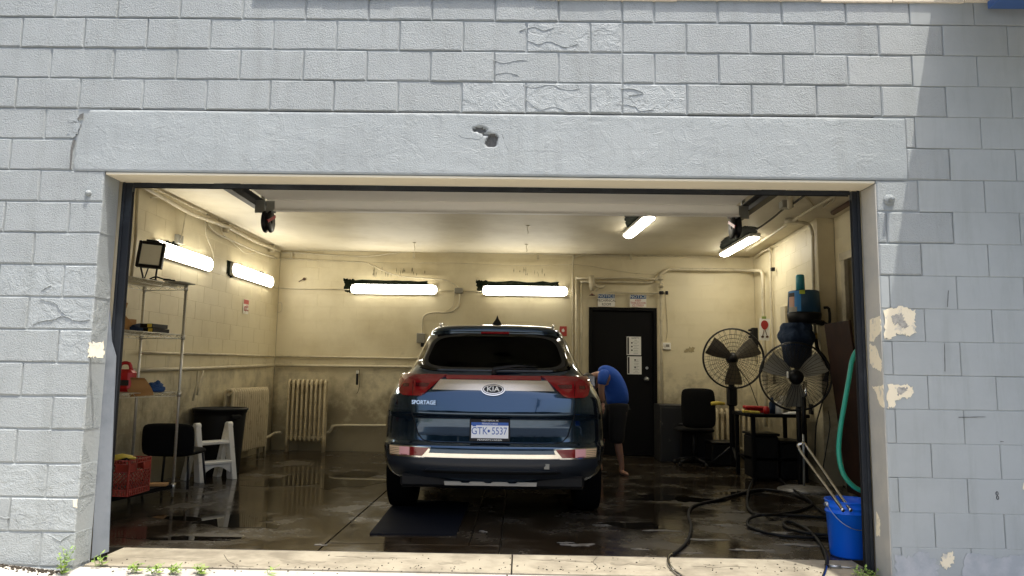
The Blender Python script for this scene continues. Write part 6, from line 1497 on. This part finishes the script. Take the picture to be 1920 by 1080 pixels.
def hose_part(pts, nm, m='rubber', r=.0125, zs_=None):
    g = G(); g.tube([onZ(x, y, FZ+r+.002+(zs_[i] if zs_ else 0)) for i, (x, y) in enumerate(pts)], r, 10, sub=6); return g.build(nm, m, hs)
hose_part([(1262, 1039), (1277, 1028), (1290, 1012), (1296, 986), (1291, 963), (1302, 948), (1350, 936), (1397, 923), (1429, 918), (1469, 922), (1504, 932), (1524, 945), (1548, 962), (1580, 968)], 'hose')
hose_part([(1580, 972), (1542, 970), (1500, 967), (1465, 966), (1425, 966), (1404, 974), (1404, 986), (1430, 997), (1470, 1005), (1520, 1008), (1580, 1009)], 'hose', zs_=[0, 0, 0, 0, .026, 0, 0, 0, 0, 0, 0])
hose_part([(1470, 905), (1453, 893), (1436, 887), (1420, 890), (1408, 908), (1401, 935), (1406, 957), (1432, 966), (1480, 961), (1515, 952), (1523, 943), (1506, 930), (1480, 913), (1462, 898), (1456, 889)], 'hose', zs_=[0, 0, 0, 0, .028, .0, .0, .028, .0, .0, .028, .028, 0, .028, 0])
hose_part([(1550, 1062), (1550, 1045), (1540, 1022), (1517, 995), (1492, 981), (1474, 978), (1470, 984), (1485, 993), (1515, 1000), (1560, 1004)], 'hose')
g = G(); g.tube([onZ(x, y, FZ+.014) for x, y in ((1263, 1038), (1254, 1044), (1254, 1056), (1262, 1068), (1280, 1082), (1300, 1095))], .010, 10, sub=5); g.build('metal_wand', 'chrome', hs)
g = G(); g.tube([onZ(x, y, FZ+.014) for x, y in ((1550, 1060), (1547, 1072), (1540, 1090))], .010, 10, sub=3); g.build('metal_wand', 'chrome', hs)
g = G(); p, q = onZ(1556, 1062, FZ+.01), onZ(1625, 1066, FZ+.01); g.tube([p, q], .005, 6); g.tube([p, p.lerp(q, .3)], .012, 8); g.build('dropped_rod', 'galv', label='thin metal rod lying on the floor in front of the bucket', cat='rod')
# ribbed mat under the tail of the car
a, b, c_, d_ = onZ(693, 1003, FZ), onZ(855, 1005, FZ), onZ(870, 968, FZ), onZ(725, 963, FZ)
c_, d_ = b+(c_-b)*1.8, a+(d_-a)*1.8
mt_ = G(); n = 60; vs = []
for i in range(n+1):
    t_ = i/n; p, q = a.lerp(d_, t_), b.lerp(c_, t_); h_ = .012+.006*(i % 2)
    vs += [p, p+Z_*h_, q+Z_*h_, q]
mt_.add(vs, [[4*i+k, 4*i+k+1, 4*i+k+5, 4*i+k+4] for i in range(n) for k in range(3)]+[[0, 1, 2, 3], [4*n+3, 4*n+2, 4*n+1, 4*n]])
mt_.build('rubber_mat', 'mat', label='ribbed dark navy mat on the floor under the left rear of the car', cat='mat')

# ================================================================ WEEDS AND DIRT
M['sillstain'] = mat('sill stain', (.20, .175, .125), .8, col2=(.27, .24, .175), vscale=12, mask=(.4, .6))
for i, (px, py, rx, ry) in enumerate(((330, 1048, .16, .035), (560, 1054, .10, .05), (700, 1046, .20, .02), (850, 1056, .07, .04), (1060, 1052, .14, .03), (1180, 1058, .09, .04), (1350, 1062, .15, .03), (450, 1062, .05, .02))):
    c = onZ(px, py, FZ); g = G(); g.prism(blob((0, 0), rx, ry, 26, 40+i, .8), (c.x, c.y, FZ+.0022+.0002*i), X_, Y_, (0, 0, .0008)); g.build('sill_stain', 'sillstain', fl)
g = G(); rg = random.Random(12)
for i in range(260):
    p = onZ(rg.uniform(200, 1560), rg.gauss(1066, 4) if i % 3 else rg.uniform(1040, 1078), FZ+.004); s_ = rg.uniform(.002, .007); g.box(p, (s_*rg.uniform(.8, 2), s_, s_*.7), Matrix.Rotation(rg.uniform(0, 3), 3, 'Z'))
g.build('grit', 'soil', label='scattered grit and crumbs along the joint of the sunlit sill', cat='grit', kind='stuff')
for i, pts in enumerate((((420, 1040), (428, 1052), (440, 1058), (446, 1066)), ((1120, 1044), (1112, 1054), (1120, 1062), (1116, 1068)))):
    g = G(); a = catmull([onZ(x, y, FZ+.0028) for x, y in pts], 4); g.tube(a, .0016, 4); g.build('sill_crack', 'soil', fl)
def weed(px, py, h, n, seed, label, spread=.5, z=FZ, group=None):
    rnd = random.Random(seed); b = onZ(px, py, z); t = thing('weed', label, 'weed', b, group)
    gs, gl = G(), G()
    for s in range(n):
        a = rnd.uniform(0, 6.28); hh = h*rnd.uniform(.55, 1); lean = rnd.uniform(.1, spread)
        base = b+Vector((rnd.uniform(-.02, .02), rnd.uniform(-.02, .02), 0)); tip = base+Vector((math.cos(a)*lean*hh, math.sin(a)*lean*hh, hh)); gs.tube([base, base.lerp(tip, .5)+Z_*.01, tip], .0015, 4)
        k = max(4, int(hh/.017))
        for i in range(k):
            p = base.lerp(tip, (i+1)/k); aa = i*2.4+rnd.uniform(-.4, .4); L = rnd.uniform(.022, .042)*(1.15-.5*i/k); el = rnd.uniform(-.2, .7)
            d = Vector((math.cos(aa)*math.cos(el), math.sin(aa)*math.cos(el), math.sin(el))); sd2 = d.cross(Z_).normalized()*L*.24; up = sd2.cross(d).normalized()*L*.08
            gl.add([p, p+d*L*.4+sd2-up, p+d*L*.4, p+d*L*.4-sd2-up, p+d*L*.75+sd2*.7-up, p+d*L*.75, p+d*L*.75-sd2*.7-up, p+d*L], [[0, 1, 2], [0, 2, 3], [1, 4, 5, 2], [2, 5, 6, 3], [4, 7, 5], [5, 7, 6]], 0, False)
    gs.build('stem', 'leaf', t); gl.build('leaves', 'leaf', t, fix=False, kind='stuff')
weed(120, 1076, .16, 7, 1, 'tallest leafy green weed at the foot of the left wall corner', z=FZ-.01)
weed(188, 1062, .075, 4, 2, 'small green weed right beside the left steel jamb')
for i, (px, py, l) in enumerate(((250, 1073, 'low weed tuft in the sill joint nearest the left jamb'), (290, 1074, 'second low weed tuft in the sill joint'), (325, 1074, 'low weed tuft in the middle of the sill row'), (375, 1075, 'last low weed tuft of the row in the sill joint'), (500, 1077, 'lonely tiny weed in the sill joint left of centre'))):
    weed(px, py, .045, 8 if i < 4 else 2, 5+i, l, 1.6)
weed(1612, 1084, .07, 5, 15, 'green weed growing in front of the right steel jamb', .9); weed(1635, 1082, .045, 4, 16, 'smaller green weed at the foot of the right steel jamb', .9)
rnd = random.Random(4); g = G()
for i in range(420):
    x = rnd.uniform(-3.5, -2.36); y = -.01-abs(rnd.gauss(0, .035)); s = rnd.uniform(.003, .011); z = FZ-.012+max(0, (-2.42-x))*.085
    g.box((x, y, z+s*.3), (s*rnd.uniform(.8, 2.5), s, s*.8), Matrix.Rotation(rnd.uniform(0, 3), 3, 'Z'))
g.build('dirt', 'soil', label='dark soil and twigs gathered at the foot of the left wall', cat='dirt', kind='stuff')
